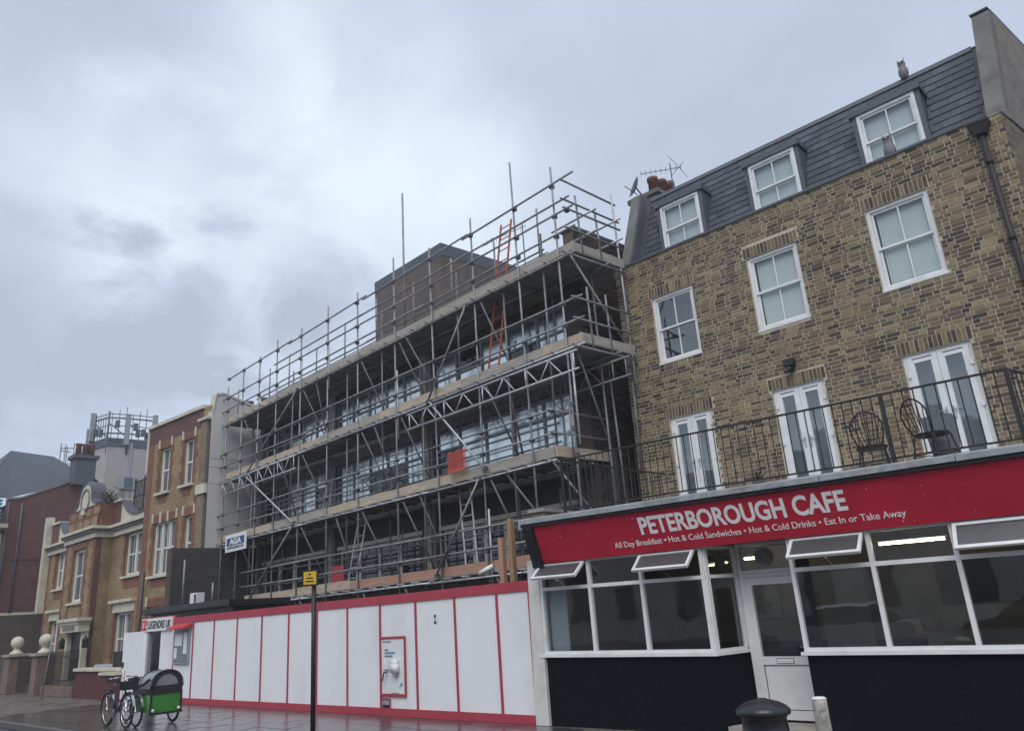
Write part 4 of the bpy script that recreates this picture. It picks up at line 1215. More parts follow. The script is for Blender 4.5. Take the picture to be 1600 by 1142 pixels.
def scaffold():
    F = FS
    t = thing('scaffolding', F(-8.5, .5, 0), 'tube scaffolding with four boarded lifts across the front of the block', 'scaffolding')
    r = .0245
    cp = M()
    def coupler(p):
        x, y, z = p
        cp.box(x - .045, x + .045, y - .05, y + .05, z - .045, z + .045)
    def tb(name, a, b, material='galv', rr=r):
        return mk(name, M(smooth=True).tube(a, b, rr, 8), material, t)
    tops = {0: 10.55, 1: 10.95, 2: 11.05, 3: 11.25, 4: 11.15, 5: 11.35, 6: 11.2, 7: 11.6, 8: 11.2, 9: 11.35, 10: 12.15, 11: 11.35}
    for i, u in enumerate(SU):
        j = random.uniform(-.03, .03)
        top = tops[i]
        tb('standard', F(u + j, -.03, 0), F(u - j, -.03 + random.uniform(-.02, .02), top), 'galv' if i % 3 else 'alloy' if i == 1 else 'galv')
        if i in (0, 1, 2, 4, 6, 7, 9, 10, 11):
            tb('standard', F(u + .02, .98, 0), F(u, .98, 9.05 if i not in (7,) else 8.4), 'dull_tube')
        for z in LIFTS:
            coupler(F(u, -.03, z - .06)); coupler(F(u, -.03, z + .5)); coupler(F(u, -.03, z + 1.0))
        coupler(F(u, -.03, 10.86))
    # doubled standards where tubes are spliced
    for u, z0, z1 in ((-10.02, 8.6, 9.95), (-11.72, 8.9, 10.1), (-6.44, 6.3, 8.2), (-.18, 4.9, 6.9), (-3.05, 2.2, 4.0)):
        tb('splice_tube', F(u, -.02, z0), F(u, -.02, z1), 'alloy')
    tb('standard', F(-6.20, .1, 9.1), F(-6.16, .1, 13.56), 'galv', .028)
    # ledgers and guard rails
    for li, z in enumerate(LIFTS):
        right = (-.95 if li == 1 else (-1.9 if li == 0 else .12))
        left = -17.45 if li else -15.3
        segs = [left, -11.2, -5.3, right]
        for a, b in zip(segs, segs[1:]):
            tb('ledger', F(a - .15, -.075, z - .07 + random.uniform(-.015, .015)), F(b + .15, -.075, z - .07 + random.uniform(-.015, .015)), 'alloy' if li < 3 else 'galv')
            tb('ledger', F(a - .15, 1.03, z - .07), F(b + .15, 1.03, z - .07), 'dull_tube')
            for h in (.52, 1.0):
                tb('guard_rail', F(a - .2, -.08, z + h + random.uniform(-.02, .02)), F(b + .2, -.08, z + h + random.uniform(-.02, .02)), 'galv')
        n = int((right - left) / .62)
        for k in range(n + 1):
            u = left + .1 + (right - left - .2) * k / n
            tb('transom', F(u, -.16 - random.uniform(0, .08), z - .02), F(u, 1.12, z - .02), 'dull_tube' if k % 3 else 'galv', .0235)
        # deck boards, five wide
        bl = 3.9; u = left
        while u < right - .2:
            e = min(u + bl, right)
            for k in range(5):
                v0 = .0 + k * .232
                mk('deck_board', M().box(u + .004, e - .004, v0, v0 + .225, z + .006 + random.uniform(0, .004), z + .044, F), 'deck', t)
            u = e
        # toe boards
        u = left - .05; k = 0
        while u < right - .1:
            e = min(u + random.uniform(2.4, 3.9), right + .02)
            if right - e < 1: e = right + .02
            mt = random.choice(['board', 'board', 'board_grey'])
            if li == 0 and u > -9: mt = 'board_pink'
            if li == 3: mt = random.choice(['board_grey', 'board_grey', 'board'])
            z0 = z + .03 + random.uniform(-.012, .012); zz = random.uniform(-.025, .025)
            o = k % 2 * .0
            mk('toe_board', M().hexa([F(u, .002, z0), F(e, .002, z0 + zz), F(e, .038, z0 + zz), F(u, .038, z0), F(u, .002, z0 + .225), F(e, .002, z0 + .225 + zz), F(e, .038, z0 + .225 + zz), F(u, .038, z0 + .225)]), mt, t)
            u = e + .004; k += 1
    # top guard ledger two metres up
    for a, b in zip([-17.0, -12.5, -8.0, -3.4], [-12.3, -7.8, -3.2, .42]):
        tb('high_ledger', F(a, -.09, 10.80 + random.uniform(0, .03)), F(b, -.09, 10.86 + random.uniform(0, .05)))
    for a, b in ((-13.5, -8.0), (-8.2, -2.2), (-2.6, .25)):
        tb('guard_rail', F(a, -.1, 10.34), F(b, -.1, 10.36))
    # right end return, towards the brick house
    for li, z in enumerate(LIFTS[1:], 1):
        ue = -.90 if li == 1 else .06
        ve = 1.72
        mk('toe_board', M().box(ue, ue + .038, .02, ve, z + .03, z + .255, F), 'board' if li == 1 else 'board_grey', t)
        for h in (.52, 1.0):
            tb('end_rail', F(ue + .08, -.2, z + h), F(ue + .08, ve - .05, z + h - .02), 'galv')
            coupler(F(ue + .03, -.03, z + h))
        tb('end_ledger', F(ue + .05, -.2, z - .09), F(ue + .05, ve, z - .09), 'galv')
        # boards out to the wall
        for k in range(3):
            v0 = 1.17 + k * .19
            if v0 + .18 < ve and li > 1:
                mk('deck_board', M().box(-1.5, ue, v0, v0 + .18, z + .006, z + .044, F), 'deck', t)
    tb('end_rail', F(.02, -.1, 10.9), F(.02, 1.75, 10.82)); tb('end_rail', F(.1, -.2, 10.34), F(.1, 1.7, 10.3))
    for v, z0, z1 in ((.34, 9.12, 10.6), (.95, 9.12, 10.45), (1.62, 6.35, 11.05)):
        tb('end_standard', F(.1, v, z0), F(.04, v, z1), 'alloy' if v == 1.62 else 'galv')
    for v, z0, z1 in ((.36, 6.95, 8.35), (.95, 6.9, 8.3), (.38, 4.75, 6.0)):
        tb('end_standard', F(.1 if z0 > 5 else -.75, v, z0), F(.08 if z0 > 5 else -.75, v, z1), 'galv')
    tb('end_standard', F(-.45, 1.55, 3.4), F(-.5, 1.5, 6.9), 'galv')
    tb('end_standard', F(-.1, 1.72, 4.5), F(-.05, 1.7, 6.4), 'dull_tube')
    for v0 in (.5, 1.3):
        for z in (9.6, 10.1):
            tb('tie_tube', F(-.9, v0, z + .02), F(.5, v0 - .05, z), 'alloy')
    tb('brace', F(.02, .02, 9.05), F(.08, 1.75, 6.9), 'galv'); tb('brace', F(-.2, .2, 6.9), F(-.6, 1.5, 4.8), 'dull_tube')
    tb('brace', F(-1.0, .0, 4.7), F(-.3, .6, 3.3), 'dull_tube')
    # face braces, zig-zag between the lifts
    for a, b in (((-11.85, 9.0), (-15.2, 6.95)), ((-15.3, 6.8), (-11.9, 4.8)), ((-11.95, 4.7), (-15.0, 2.55)),
                 ((-3.35, 9.0), (-5.0, 6.95)), ((-4.95, 6.95), (-3.0, 4.9)), ((-3.2, 4.7), (-4.9, 2.7))):
        tb('brace', F(a[0], -.13, a[1]), F(b[0], -.13, b[1]), 'alloy' if a[0] in (-15.3, -4.95) else 'galv', .026)
        coupler(F(a[0], -.1, a[1])); coupler(F(b[0], -.1, b[1]))
    # cross braces front to back
    for u in (-16.0, -11.7, -8.3, -6.4, -3.0):
        for li in range(4):
            z = LIFTS[li]
            tb('cross_brace', F(u + .04, .02, z - .12), F(u + .1, 1.0, z - 2.0), 'dull_tube')
    # loose uprights and struts inside
    for k in range(15):
        u = random.uniform(-16.5, -1.6); li = random.randrange(3); z = LIFTS[li]
        tb('inner_strut', F(u, random.uniform(.5, 1.1), z + .05), F(u + random.uniform(-.25, .25), random.uniform(.8, 1.15), z + random.uniform(.9, 1.9)), 'dull_tube', .02)
    # extra standards and mid rails that thicken the run
    for u, z0, z1 in ((-15.4, 2.4, 6.6), (-12.6, 4.6, 9.9), (-9.25, 2.4, 8.9), (-7.4, 4.5, 10.3), (-5.6, 2.4, 6.9), (-4.0, 6.8, 10.2), (-2.3, 2.4, 9.0), (-.95, 4.4, 10.0)):
        tb('standard', F(u, .12, z0), F(u + .03, .14, z1), 'dull_tube')
    for z in LIFTS:
        for a, b in ((-17.0, -9.0), (-9.4, -1.6)):
            tb('inner_rail', F(a, .93, z + .55), F(b, .93, z + .57), 'dull_tube'); tb('inner_rail', F(a, .93, z + 1.02), F(b, .93, z + 1.0), 'dull_tube')
            if z < 9: tb('inner_rail', F(a, .5, z + 1.95), F(b, .5, z + 1.93), 'dull_tube')
    for u, z1 in ((-16.6, 10.3), (-14.1, 10.4), (-12.7, 10.5), (-10.9, 10.2), (-9.2, 10.5), (-7.5, 10.7), (-5.7, 10.5), (-4.05, 10.6), (-2.4, 10.4), (-.9, 10.6)):
        tb('guard_post', F(u, .04, 9.1), F(u + .02, .04, z1), 'galv', .022)
    for u, li in ((-13.0, 2), (-9.6, 1), (-7.6, 2), (-5.6, 1), (-2.2, 2), (-2.4, 1), (-6.0, 3), (-10.8, 3)):
        z = LIFTS[li]; tb('raker', F(u, .0, z - .1), F(u + random.uniform(-.9, .9), .9, z - 1.95), 'dull_tube')
    # lattice beams
    def lattice(u0, u1, v, z0, z1, mt):
        m = M(smooth=True)
        m.tube(F(u0 - .12, v, z0), F(u1 + .12, v, z0 + .02), .024, 8); m.tube(F(u0 - .12, v, z1), F(u1 + .12, v, z1 + .02), .024, 8)
        n = max(2, round((u1 - u0) / .36)); s = (u1 - u0) / n
        for i in range(n + 1):
            if i % 4 == 0 or i == n: m.tube(F(u0 + i * s, v, z0), F(u0 + i * s, v, z1), .018, 6)
            elif i % 2: m.tube(F(u0 + (i - .9) * s, v, z1 - .01), F(u0 + (i + .05) * s, v, z0 + .01), .016, 6)
            else: m.tube(F(u0 + (i - .85) * s, v, z0 + .01), F(u0 + i * s, v, z1 - .01), .016, 6)
        mk('lattice_beam', m, mt, t)
    lattice(-17.2, -11.9, -.14, 6.45, 6.86, 'alloy'); lattice(-5.75, -.02, -.15, 6.40, 6.80, 'alloy')
    lattice(-5.5, .45, .9, 6.30, 6.70, 'dull_tube'); lattice(-16.6, -11.5, .95, 6.35, 6.75, 'dull_tube')
    lattice(-9.8, -7.6, 1.0, 5.5, 5.85, 'dull_tube')
    mk('couplers', cp, 'coupler', t, kind='stuff')


scaffold()


def ladder(a, b, wid, side, label, material, n, rr=.022):
    t = thing('ladder', a, label, 'ladder', 'site ladders')
    a, b, side = Vector(a), Vector(b), Vector(side).normalized() * wid / 2
    for k in (-1, 1):
        mk('stile', M().tube(a + side * k, b + side * k, rr, 6), material, t)
    for i in range(n):
        q = a.lerp(b, (i + .6) / n)
        mk('rung', M().tube(q - side, q + side, .014, 6), material, t)


ladder(FS(-3.26, .5, 7.05), FS(-2.3, .42, 11.0), .37, FS.du + (0,), 'orange ladder rising through the top lift above the parapet', 'orange_ladder', 14, .028)
ladder(FS(-3.98, .2, 2.7), FS(-4.5, .5, 5.0), .42, FS.du + (0,), 'bare metal ladder leaning below the orange netting', 'alloy', 8)
ladder(FS(-8.2, .7, 4.85), FS(-8.05, .9, 6.35), .36, FS.du + (0,), 'dull ladder standing inside the second lift left of the orange netting', 'dull_tube', 6)
ladder(FS(-11.1, .5, 4.85), FS(-11.4, .9, 6.7), .36, FS.du + (0,), 'dull ladder inside the second lift near the left column', 'dull_tube', 7)
ladder(FS(-11.05, .6, 7.05), FS(-11.35, .85, 8.9), .34, FS.du + (0,), 'dull ladder inside the third lift near the left column', 'dull_tube', 7)
ladder(FS(-9.2, .2, 2.5), FS(-9.05, .5, 4.5), .42, FS.du + (0,), 'light metal ladder beside the red panel on the lowest lift', 'alloy', 7)


def netting():
    F = FS
    t = thing('safety_netting', F(-3.98, .0, 5.0), 'square of orange netting hung on the second lift rail', 'netting')
    m = M()
    for i in range(17):
        u = -4.30 + i * .041
        m.box(u - .0065, u + .0065, -.12, -.114, 5.03 + .02 * math.sin(i), 5.50 + .012 * math.cos(i * .7), F)
    for k in range(13):
        z = 5.05 + k * .036
        m.box(-4.31, -3.63, -.1135, -.109, z - .0065, z + .0065, F)
    mk('mesh', m, 'orange_mesh', t)
    mk('hem', M().box(-4.30, -3.66, -.135, -.12, 5.0, 5.06, F), 'orange_mesh', t)


netting()
t = thing('safety_barrier', FS(-9.95, .26, 2.7), 'faded red plastic barrier standing on the lowest lift', 'barrier')
mk('sheet', M().box(-10.28, -9.62, .25, .28, 2.80, 3.36, FS), 'hoarding_red', t)
mk('foot', M().box(-10.30, -10.0, .15, .24, 2.68, 2.92, FS), 'orange_mesh', t)
t = thing('scaffold_sign', FS(-15.7, -.2, 4.38), 'white scaffold company board with a blue block reading AGA', 'sign')
bd = mk('board', M().box(-16.55, -14.95, -.20, -.17, 4.36, 4.93, FS), 'sign_white', t)
mk('blue_block', M().box(-16.43, -15.08, -.206, -.2005, 4.56, 4.82, FS), 'sign_blue', t)
text('lettering', 'AGA', FS, -16.2, -.212, 4.60, .26, 'sign_white', t, width=.92, bold=.012)
text('lettering', 'SCAFFOLDING LTD', FS, -16.40, -.207, 4.455, .10, 'sign_black', t, width=1.29, bold=.003)
mk('bracket', M().tube(FS(-16.9, -.1, 4.55), FS(-16.3, -.15, 4.62), .02, 6), 'alloy', t)

# ------------------------------------------------------------------ site hoarding
FHd = Frame((0, 10.1), (1, 0), (0, 1))


def hoarding():
    F = FHd
    t = thing('site_hoarding', (-16, 10.1, 0), 'white panelled site hoarding with red battens, top rail and skirting', 'hoarding')
    J = [-23.15, -21.95, -20.72, -19.45, -18.20, -16.95, -15.74, -14.56, -13.40, -12.25, -11.10, -9.98, -9.19]
    for a, b in zip(J, J[1:]):
        if a == -23.15:
            pass
        d = random.uniform(0, .004)
        mk('panel', M().box(a + .002, b - .002, d, .02, .10, 2.14, F), 'hoarding_white', t)
    for u in J[1:]:
        mk('batten', M().box(u - .027, u + .027, -.016, -.001, .14, 2.11, F), 'hoarding_red', t)
    mk('batten', M().box(-23.18, -23.13, -.016, -.001, .14, 2.11, F), 'hoarding_red', t)
    segs = [-23.2, -20.7, -18.2, -15.74, -13.4, -11.1, -9.16]
    for a, b in zip(segs, segs[1:]):
        j = random.uniform(-.006, .006)
        mk('top_rail', M().box(a + .002, b - .002, -.022, .05, 2.112 + j, 2.285 + j, F), 'hoarding_red', t)
        mk('skirting', M().box(a + .002, b - .002, -.022, .03, -.005, .138, F), 'hoarding_red', t)
    # hand wash board
    hw = [(-13.40, -12.57, 1.43, 1.475), (-13.40, -12.57, .355, .40), (-12.615, -12.57, .40, 1.43), (-13.365, -13.345, .40, 1.43)]
    m = M()
    for a, b, c, d in hw: m.box(a, b, -.032, -.017, c, d, F)
    fr = mk('notice_frame', m, 'hoarding_red', t)
    mk('notice_panel', M().box(-13.345, -12.62, -.02, -.004, .405, 1.428, F), 'sign_white', fr)
    m = M().box(-13.30, -13.27, -.0235, -.0205, 1.355, 1.40, F); mk('printed_mark', m, 'sign_red', fr)
    m = M()
    for a, b, c, d in ((-13.255, -13.03, 1.365, 1.39), (-13.24, -13.12, 1.20, 1.235), (-13.24, -12.99, 1.085, 1.12), (-13.2, -13.05, .995, 1.002), (-12.82, -12.76, .995, 1.002), (-13.05, -12.80, .412, .424)):
        mk('printed_line', M().box(a, b, -.0235, -.0205, c, d, F), 'print_grey', fr)
    mk('printed_line', M().box(-13.24, -12.90, -.0235, -.0205, 1.145, 1.18, F), 'print_blue', fr)
    m = M(); m.tube(F(-12.72, -.0205, .575), F(-12.72, -.0235, .575), .035, 10); m.tube(F(-12.77, -.0205, .52), F(-12.77, -.0235, .52), .02, 8); mk('printed_drops', m, 'print_blue', fr)
    t2 = thing('soap_dispenser', F(-12.87, -.05, .75), 'white rounded dispenser on the hand-wash board', 'dispenser')
    m = M(smooth=True); m.box(-12.96, -12.77, -.115, -.021, .80, .96, F); m.tube(F(-12.865, -.112, .962), F(-12.865, -.023, .962), .093, 14); mk('body', m, 'upvc', t2)
    mk('nozzle', M().box(-12.90, -12.80, -.105, -.03, .745, .80, F), 'grey_plastic', t2)
    t2 = thing('towel_holder', F(-13.2, -.05, .7), 'small white holder with a black lever on the hand-wash board', 'dispenser')
    mk('body', M().box(-13.25, -13.09, -.07, -.021, .86, .98, F), 'upvc', t2)
    mk('lever', M().path([F(-13.09, -.09, .80), F(-13.19, -.09, .80), F(-13.24, -.09, .64)], .014, 6), 'sign_black', t2)
    m = M().box(-13.36, -13.08, -.03, -.017, .29, .32, F).box(-13.11, -13.08, -.03, -.017, .14, .29, F)
    cb = mk('hatch_frame', m, 'hoarding_red', t)
    mk('hatch', M().box(-13.34, -13.12, -.02, -.004, .20, .285, F), 'grey_plastic', cb); mk('hatch_gap', M().box(-13.34, -13.12, -.018, -.004, .145, .195, F), 'sign_black', cb)
    # round survey mark
    m = M(smooth=False)
    m.face([F(-11.67 + .085 * math.cos(k * math.pi / 12), -.0045, 1.75 + .085 * math.sin(k * math.pi / 12)) for k in range(24)])
    sm = mk('survey_mark', m, 'sign_white', t)
    m = M()
    for a0 in (60, 240):
        m.face([F(-11.67, -.0065, 1.75)] + [F(-11.67 + .08 * math.cos(R_(a0 + k * 10)), -.0065, 1.75 + .08 * math.sin(R_(a0 + k * 10))) for k in range(7)])
    mk('quarters', m, 'sign_black', sm)
    # doorway end
    mk('panel', M().box(-24.10, -23.20, 0, .02, .02, 1.97, F), 'hoarding_white', t)
    mk('door_post', M().box(-25.05, -24.93, .0, .10, 0, 1.99, F), 'grey_plastic', t)
    mk('doorway_back', M().box(-25.0, -24.0, 1.3, 1.34, 0, 2.2, F).box(-24.12, -24.10, .03, 1.3, 0, 2.2, F), 'doorway_brown', t)
    mk('door_header', M().box(-25.6, -23.2, -.0, .06, 1.985, 2.35, F), 'hoarding_red', t)
    lf = M().hexa([F(-25.06, -.02, .03), F(-25.06, .02, .03), F(-26.42, -.13, .03), F(-26.42, -.17, .03), F(-25.06, -.02, 1.97), F(-25.06, .02, 1.97), F(-26.42, -.13, 1.97), F(-26.42, -.17, 1.97)])
    d = mk('door_leaf', lf, 'hoarding_white', t)
    mk('latch', M().box(-26.40, -26.30, -.20, -.16, .95, 1.10, F), 'sign_black', d)
    # notice case
    mk('notice_case', M().box(-23.05, -22.10, -.06, -.002, 1.02, 1.90, F), 'grey_plastic', t)
    nb = mk('notice_board', M().box(-23.0, -22.15, -.066, -.0605, 1.06, 1.86, F), 'notice_board', t)
    for a, b, c, e in ((-22.97, -22.50, 1.50, 1.82), (-22.40, -22.18, 1.28, 1.84), (-22.98, -22.80, 1.16, 1.44)):
        mk('paper', M().box(a, b, -.070, -.0665, c, e, F), 'sign_white', nb)
    aw = M().hexa([F(-23.1, -.30, 1.955), F(-22.0, -.30, 1.955), F(-22.0, -.018, 2.0), F(-23.1, -.018, 2.0), F(-23.1, -.30, 1.985), F(-22.0, -.30, 1.985), F(-22.0, -.018, 2.09), F(-23.1, -.018, 2.09)])
    mk('notice_hood', aw, 'sign_red', t)
    return t


hoarding()
t = thing('company_sign', (-24.4, 10.05, 1.95), 'white sign reading LEGENDRE UK with a red emblem over the site doorway', 'sign')
mk('board', M().box(-25.42, -23.28, -.05, -.005, 1.95, 2.325, FHd), 'sign_white', t)
mk('emblem', M().prism([FHd(-25.38, -.058, 1.99), FHd(-25.02, -.058, 1.99), FHd(-25.02, -.058, 2.06), FHd(-25.16, -.058, 2.06), FHd(-25.16, -.058, 2.29), FHd(-25.38, -.058, 2.29)], (0, .006, 0)), 'sign_red', t)
mk('emblem', M().prism([FHd(-25.12, -.058, 2.10), FHd(-25.02, -.058, 2.13), FHd(-25.02, -.058, 2.29), FHd(-25.10, -.058, 2.29)], (0, .006, 0)), 'sign_red', t)
mk('emblem', M().prism([FHd(-25.30, -.060, 2.05), FHd(-25.24, -.060, 2.05), FHd(-25.24, -.060, 2.22), FHd(-25.30, -.060, 2.22)], (0, .004, 0)), 'sign_white', t)
text('lettering', 'LEGENDRE UK', FHd, -24.95, -.056, 2.035, .30, 'sign_black', t, width=1.6, bold=.006)

# cabin roof behind the hoarding
t = thing('site_cabin', (-24.5, 11.2, 0), 'low dark flat-roofed site cabin just behind the left of the hoarding', 'cabin')
mk('wall', M().box(-26.1, -20.6, 10.55, 12.2, 0, 2.45), 'black_paint', t)
mk('roof', M().box(-26.2, -20.5, 10.4, 12.25, 2.45, 2.62), 'black_paint', t)
mk('roof_edge', M().box(-26.25, -20.45, 10.34, 10.4, 2.48, 2.64), 'black_paint', t)
t = thing('site_light', (-22.1, 11.2, 2.62), 'small pale equipment box standing on the cabin roof', 'box')
mk('case', M().box(-24.3, -23.85, 11.0, 11.25, 2.63, 3.0), 'sign_white', t); mk('front', M().box(-24.0, -23.88, 10.99, 10.998, 2.7, 2.95), 'sign_black', t)
for i, (x, z, lab) in enumerate(((-24.6, 4.05, 'plain steel upright standing on the cabin roof by the dark wall'), (-22.6, 3.2, 'short steel upright at the scaffold end of the cabin roof'))):
    m = M(smooth=True).tube((x, 10.9, 2.62), (x, 10.9, z), .03, 8); mk('steel_post', m, 'galv', None, lab, 'post', 'posts on the cabin')
for i, (x0, z, lab) in enumerate(((-10.36, 3.15, 'shorter brown timber post behind the hoarding by the café'), (-10.1, 3.48, 'taller pale timber post behind the hoarding by the café'))):
    m = M().box(x0 - .055, x0 + .055, 10.66, 10.76, 0, z); mk('timber_post', m, 'timber' if i else 'board_pink', None, lab, 'post', 'timber posts')
t = thing('site_camera', (-10.5, 10.55, 2.45), 'small white camera on a bracket above the hoarding near the timber posts', 'camera')
mk('body', M(smooth=True).tube((-10.78, 10.5, 2.52), (-10.52, 10.6, 2.64), .05, 10), 'upvc', t); mk('bracket', M().tube((-10.55, 10.6, 2.6), (-10.42, 10.68, 2.5), .018, 6), 'galv', t)


# ------------------------------------------------------------------ tall red-dressed house left of the block
_d = (.99798, .06357)
FC = Frame((-26.7, 12.5), _d, (.1006, .9949))


def simple_window(F, u0, u1, w0, w1, v, parent, cols=1, mat_='white_wood', rail=True, fr=.07):
    m = M()
    for a, b, c, d in ((u0, u0 + fr, w0, w1), (u1 - fr, u1, w0, w1), (u0 + fr, u1 - fr, w1 - fr, w1), (u0 + fr, u1 - fr, w0, w0 + fr)):
        m.box(a, b, v, v + .09, c, d, F)
    st = (u1 - u0) / cols
    for i in range(1, cols):
        m.box(u0 + i * st - fr * .7, u0 + i * st + fr * .7, v - .015, v + .088, w0 + fr, w1 - fr, F)
    mw = (w0 + w1) / 2
    w = mk('window', m, mat_, parent)
    for i in range(cols):
        a = u0 + i * st + (fr if i == 0 else fr * .7); b = u0 + (i + 1) * st - (fr if i == cols - 1 else fr * .7)
        s = M()
        if rail:
            s.box(a, b, v + .03, v + .075, mw - .035, mw + .035, F)
            s.box((a + b) / 2 - .013, (a + b) / 2 + .013, v + .045, v + .07, w0 + fr, mw - .035, F).box((a + b) / 2 - .013, (a + b) / 2 + .013, v + .045, v + .07, mw + .035, w1 - fr, F)
            mk('sash_bars', s, mat_, w)
        p = M(); p.face([F(a, v + .06, w0 + fr), F(b, v + .06, w0 + fr), F(b, v + .06, w1 - fr), F(a, v + .06, w1 - fr)]); mk('pane', p, 'far_glass', w)
    mk('sill', M().box(u0 - .12, u1 + .12, v - .22, v + .0, w0 - .10, w0 - .003, F), 'cream_stone', w)
    return w


def quoins(F, u, w0, w1, parent, side, v=-.012, big=.24, small=.13, h=.30, mat_='red_brick'):
    m = M(); z = w0; k = 0
    while z < w1 - .05:
        L_ = big if k % 2 else small
        a, b = (u - L_, u) if side < 0 else (u, u + L_)
        m.box(a, b, v, .02, z, min(z + h, w1), F); z += h; k += 1
    mk('quoins', m, mat_, parent)


def dressed_house():
    F = FC
    t = thing('dressed_brick_house', F(-2.3, 0, 0), 'three-storey yellow brick house with red quoins and white rendered flank', 'house')
    wins = [(-3.78, -2.95, 7.12, 8.88), (-1.92, -1.15, 7.14, 8.88), (-3.9, -2.2, 3.98, 5.95), (-1.55, -.92, 3.98, 5.95), (-3.9, -2.3, .9, 2.85)]
    m = M(); m.wall(-4.75, -.02, 0, 9.9, 0, wins, F, depth=.2); mk('wall', m, 'yellow_brick', t)
    mk('parapet_band', M().box(-4.76, -.62, -.02, .1, 9.2, 9.86, F), 'maroon_brick', t)
    mk('coping', M().box(-4.85, -.5, -.10, .3, 9.87, 10.0, F), 'cream_stone', t)
    for i, (a, b, c, d) in enumerate(wins):
        simple_window(F, a, b, c, d, .1, t, 3 if i == 2 else (2 if i == 4 else 1))
        quoins(F, a, c, d, t, -1); quoins(F, b, c, d, t, 1)
        mk('lintel', M().box(a - .17, b + .17, -.014, .02, d + .005, d + .32, F), 'red_brick', t)
        for u in ((a - .12, b + .05) if i != 2 else (a - .12, -3.4, -2.83, b + .05)):
            mk('key_block', M().box(u, u + .085, -.05, .03, d - .02 if i == 2 and u in (-3.4, -2.83) else d + .03, d + .38, F), 'cream_stone', t)
        mk('apron', M().box(a + .1, b - .1, -.013, .02, c - .42, c - .103, F), 'red_brick', t)
    mk('corner_strip', M().box(-4.78, -4.35, -.016, .02, 0, 9.19, F), 'red_brick', t)
    mk('pilaster', M().box(-.60, -.16, -.07, .02, 0, 9.35, F), 'tan_brick', t); mk('pilaster_edge', M().box(-.155, .0, -.02, .02, 0, 9.35, F), 'brown_brick', t)
    mk('pilaster_cap', M().box(-.72, -.02, -.16, .02, 9.36, 9.46, F), 'cream_stone', t)
    mk('pilaster_band', M().box(-.66, -.0, -.13, .02, 6.6, 6.95, F), 'cream_stone', t)
    mk('strip', M().box(-.95, -.61, -.015, .02, 0, 7.0, F), 'red_brick', t)
    # flank
    pr = [F(0, -.0, 0), F(0, 0, 9.55), F(0, .06, 9.9), F(0, .12, 10.28), F(0, .42, 10.34), F(0, 1.45, 10.02), F(0, 2.8, 9.9), F(0, 8, 9.7), F(0, 8, 0)]
    v = Vector(F(-.3, 0, 0)) - Vector(F(0, 0, 0))
    mk('flank_wall', M().prism([Vector(p) + Vector((.02, 0, 0)) for p in pr], v * .9), 'white_render', t)
    m = M()
    for a, b in zip(pr[1:7], pr[2:8]):
        a, b = Vector(a) + Vector((.06, 0, 0)), Vector(b) + Vector((.06, 0, 0))
        m.prism([a, b, b + Vector((0, 0, .07)), a + Vector((0, 0, .07))], v * 1.2)
    mk('flank_coping', m, 'cream_stone', t)
    mk('flank_line', M().box(.018, .026, .0, 4, 6.93, 6.945, F).box(.018, .026, 0, 4, 7.53, 7.545, F).box(.018, .026, 0, 4, 7.85, 7.865, F), 'concrete', t)
    # sooty party wall stub below
    mk('party_wall', M().box(-.05, .28, -1.2, 5, 0, 4.62, F), 'soot_brick', t); mk('party_wall_face', M().box(-.04, .27, -1.215, -1.2, 0, 4.615, F), 'brown_brick', t)
    ch = mk('chimney', M().box(.1, .9, 3.2, 4.2, 9, 11.0, F).box(.02, .98, 3.1, 4.3, 11.0, 11.15, F), 'soot_brick', t)
    for k in range(3):
        mk('chimney_pot', M(smooth=True).lathe(F(.1 - k * .75, 2.6 - k * .2, 10.0), [(.16, 0), (.14, .5), (.17, .52), (.17, .6), (.12, .6)], 12), 'dark_lead', ch)
    s = M(); s.face([F(-4.7, .3, 9.8), F(-.3, .3, 9.8), F(-.3, 8, 9.8), F(-4.7, 8, 9.8)]); s.face([F(-4.75, 0, 0), F(-4.75, 0, 9.9), F(-4.75, 8, 9.9), F(-4.75, 8, 0)]); mk('roof', s, 'dark_lead', t)
    mk('rain_pipe', M(smooth=True).tube(F(-4.3, -.08, 0.5), F(-4.3, -.08, 4.2), .04, 8), 'dark_lead', t)
    mk('white_downpipe', M().box(-4.9, -4.79, -.05, .06, 8.1, 9.86, F), 'cream_stone', t)


dressed_house()


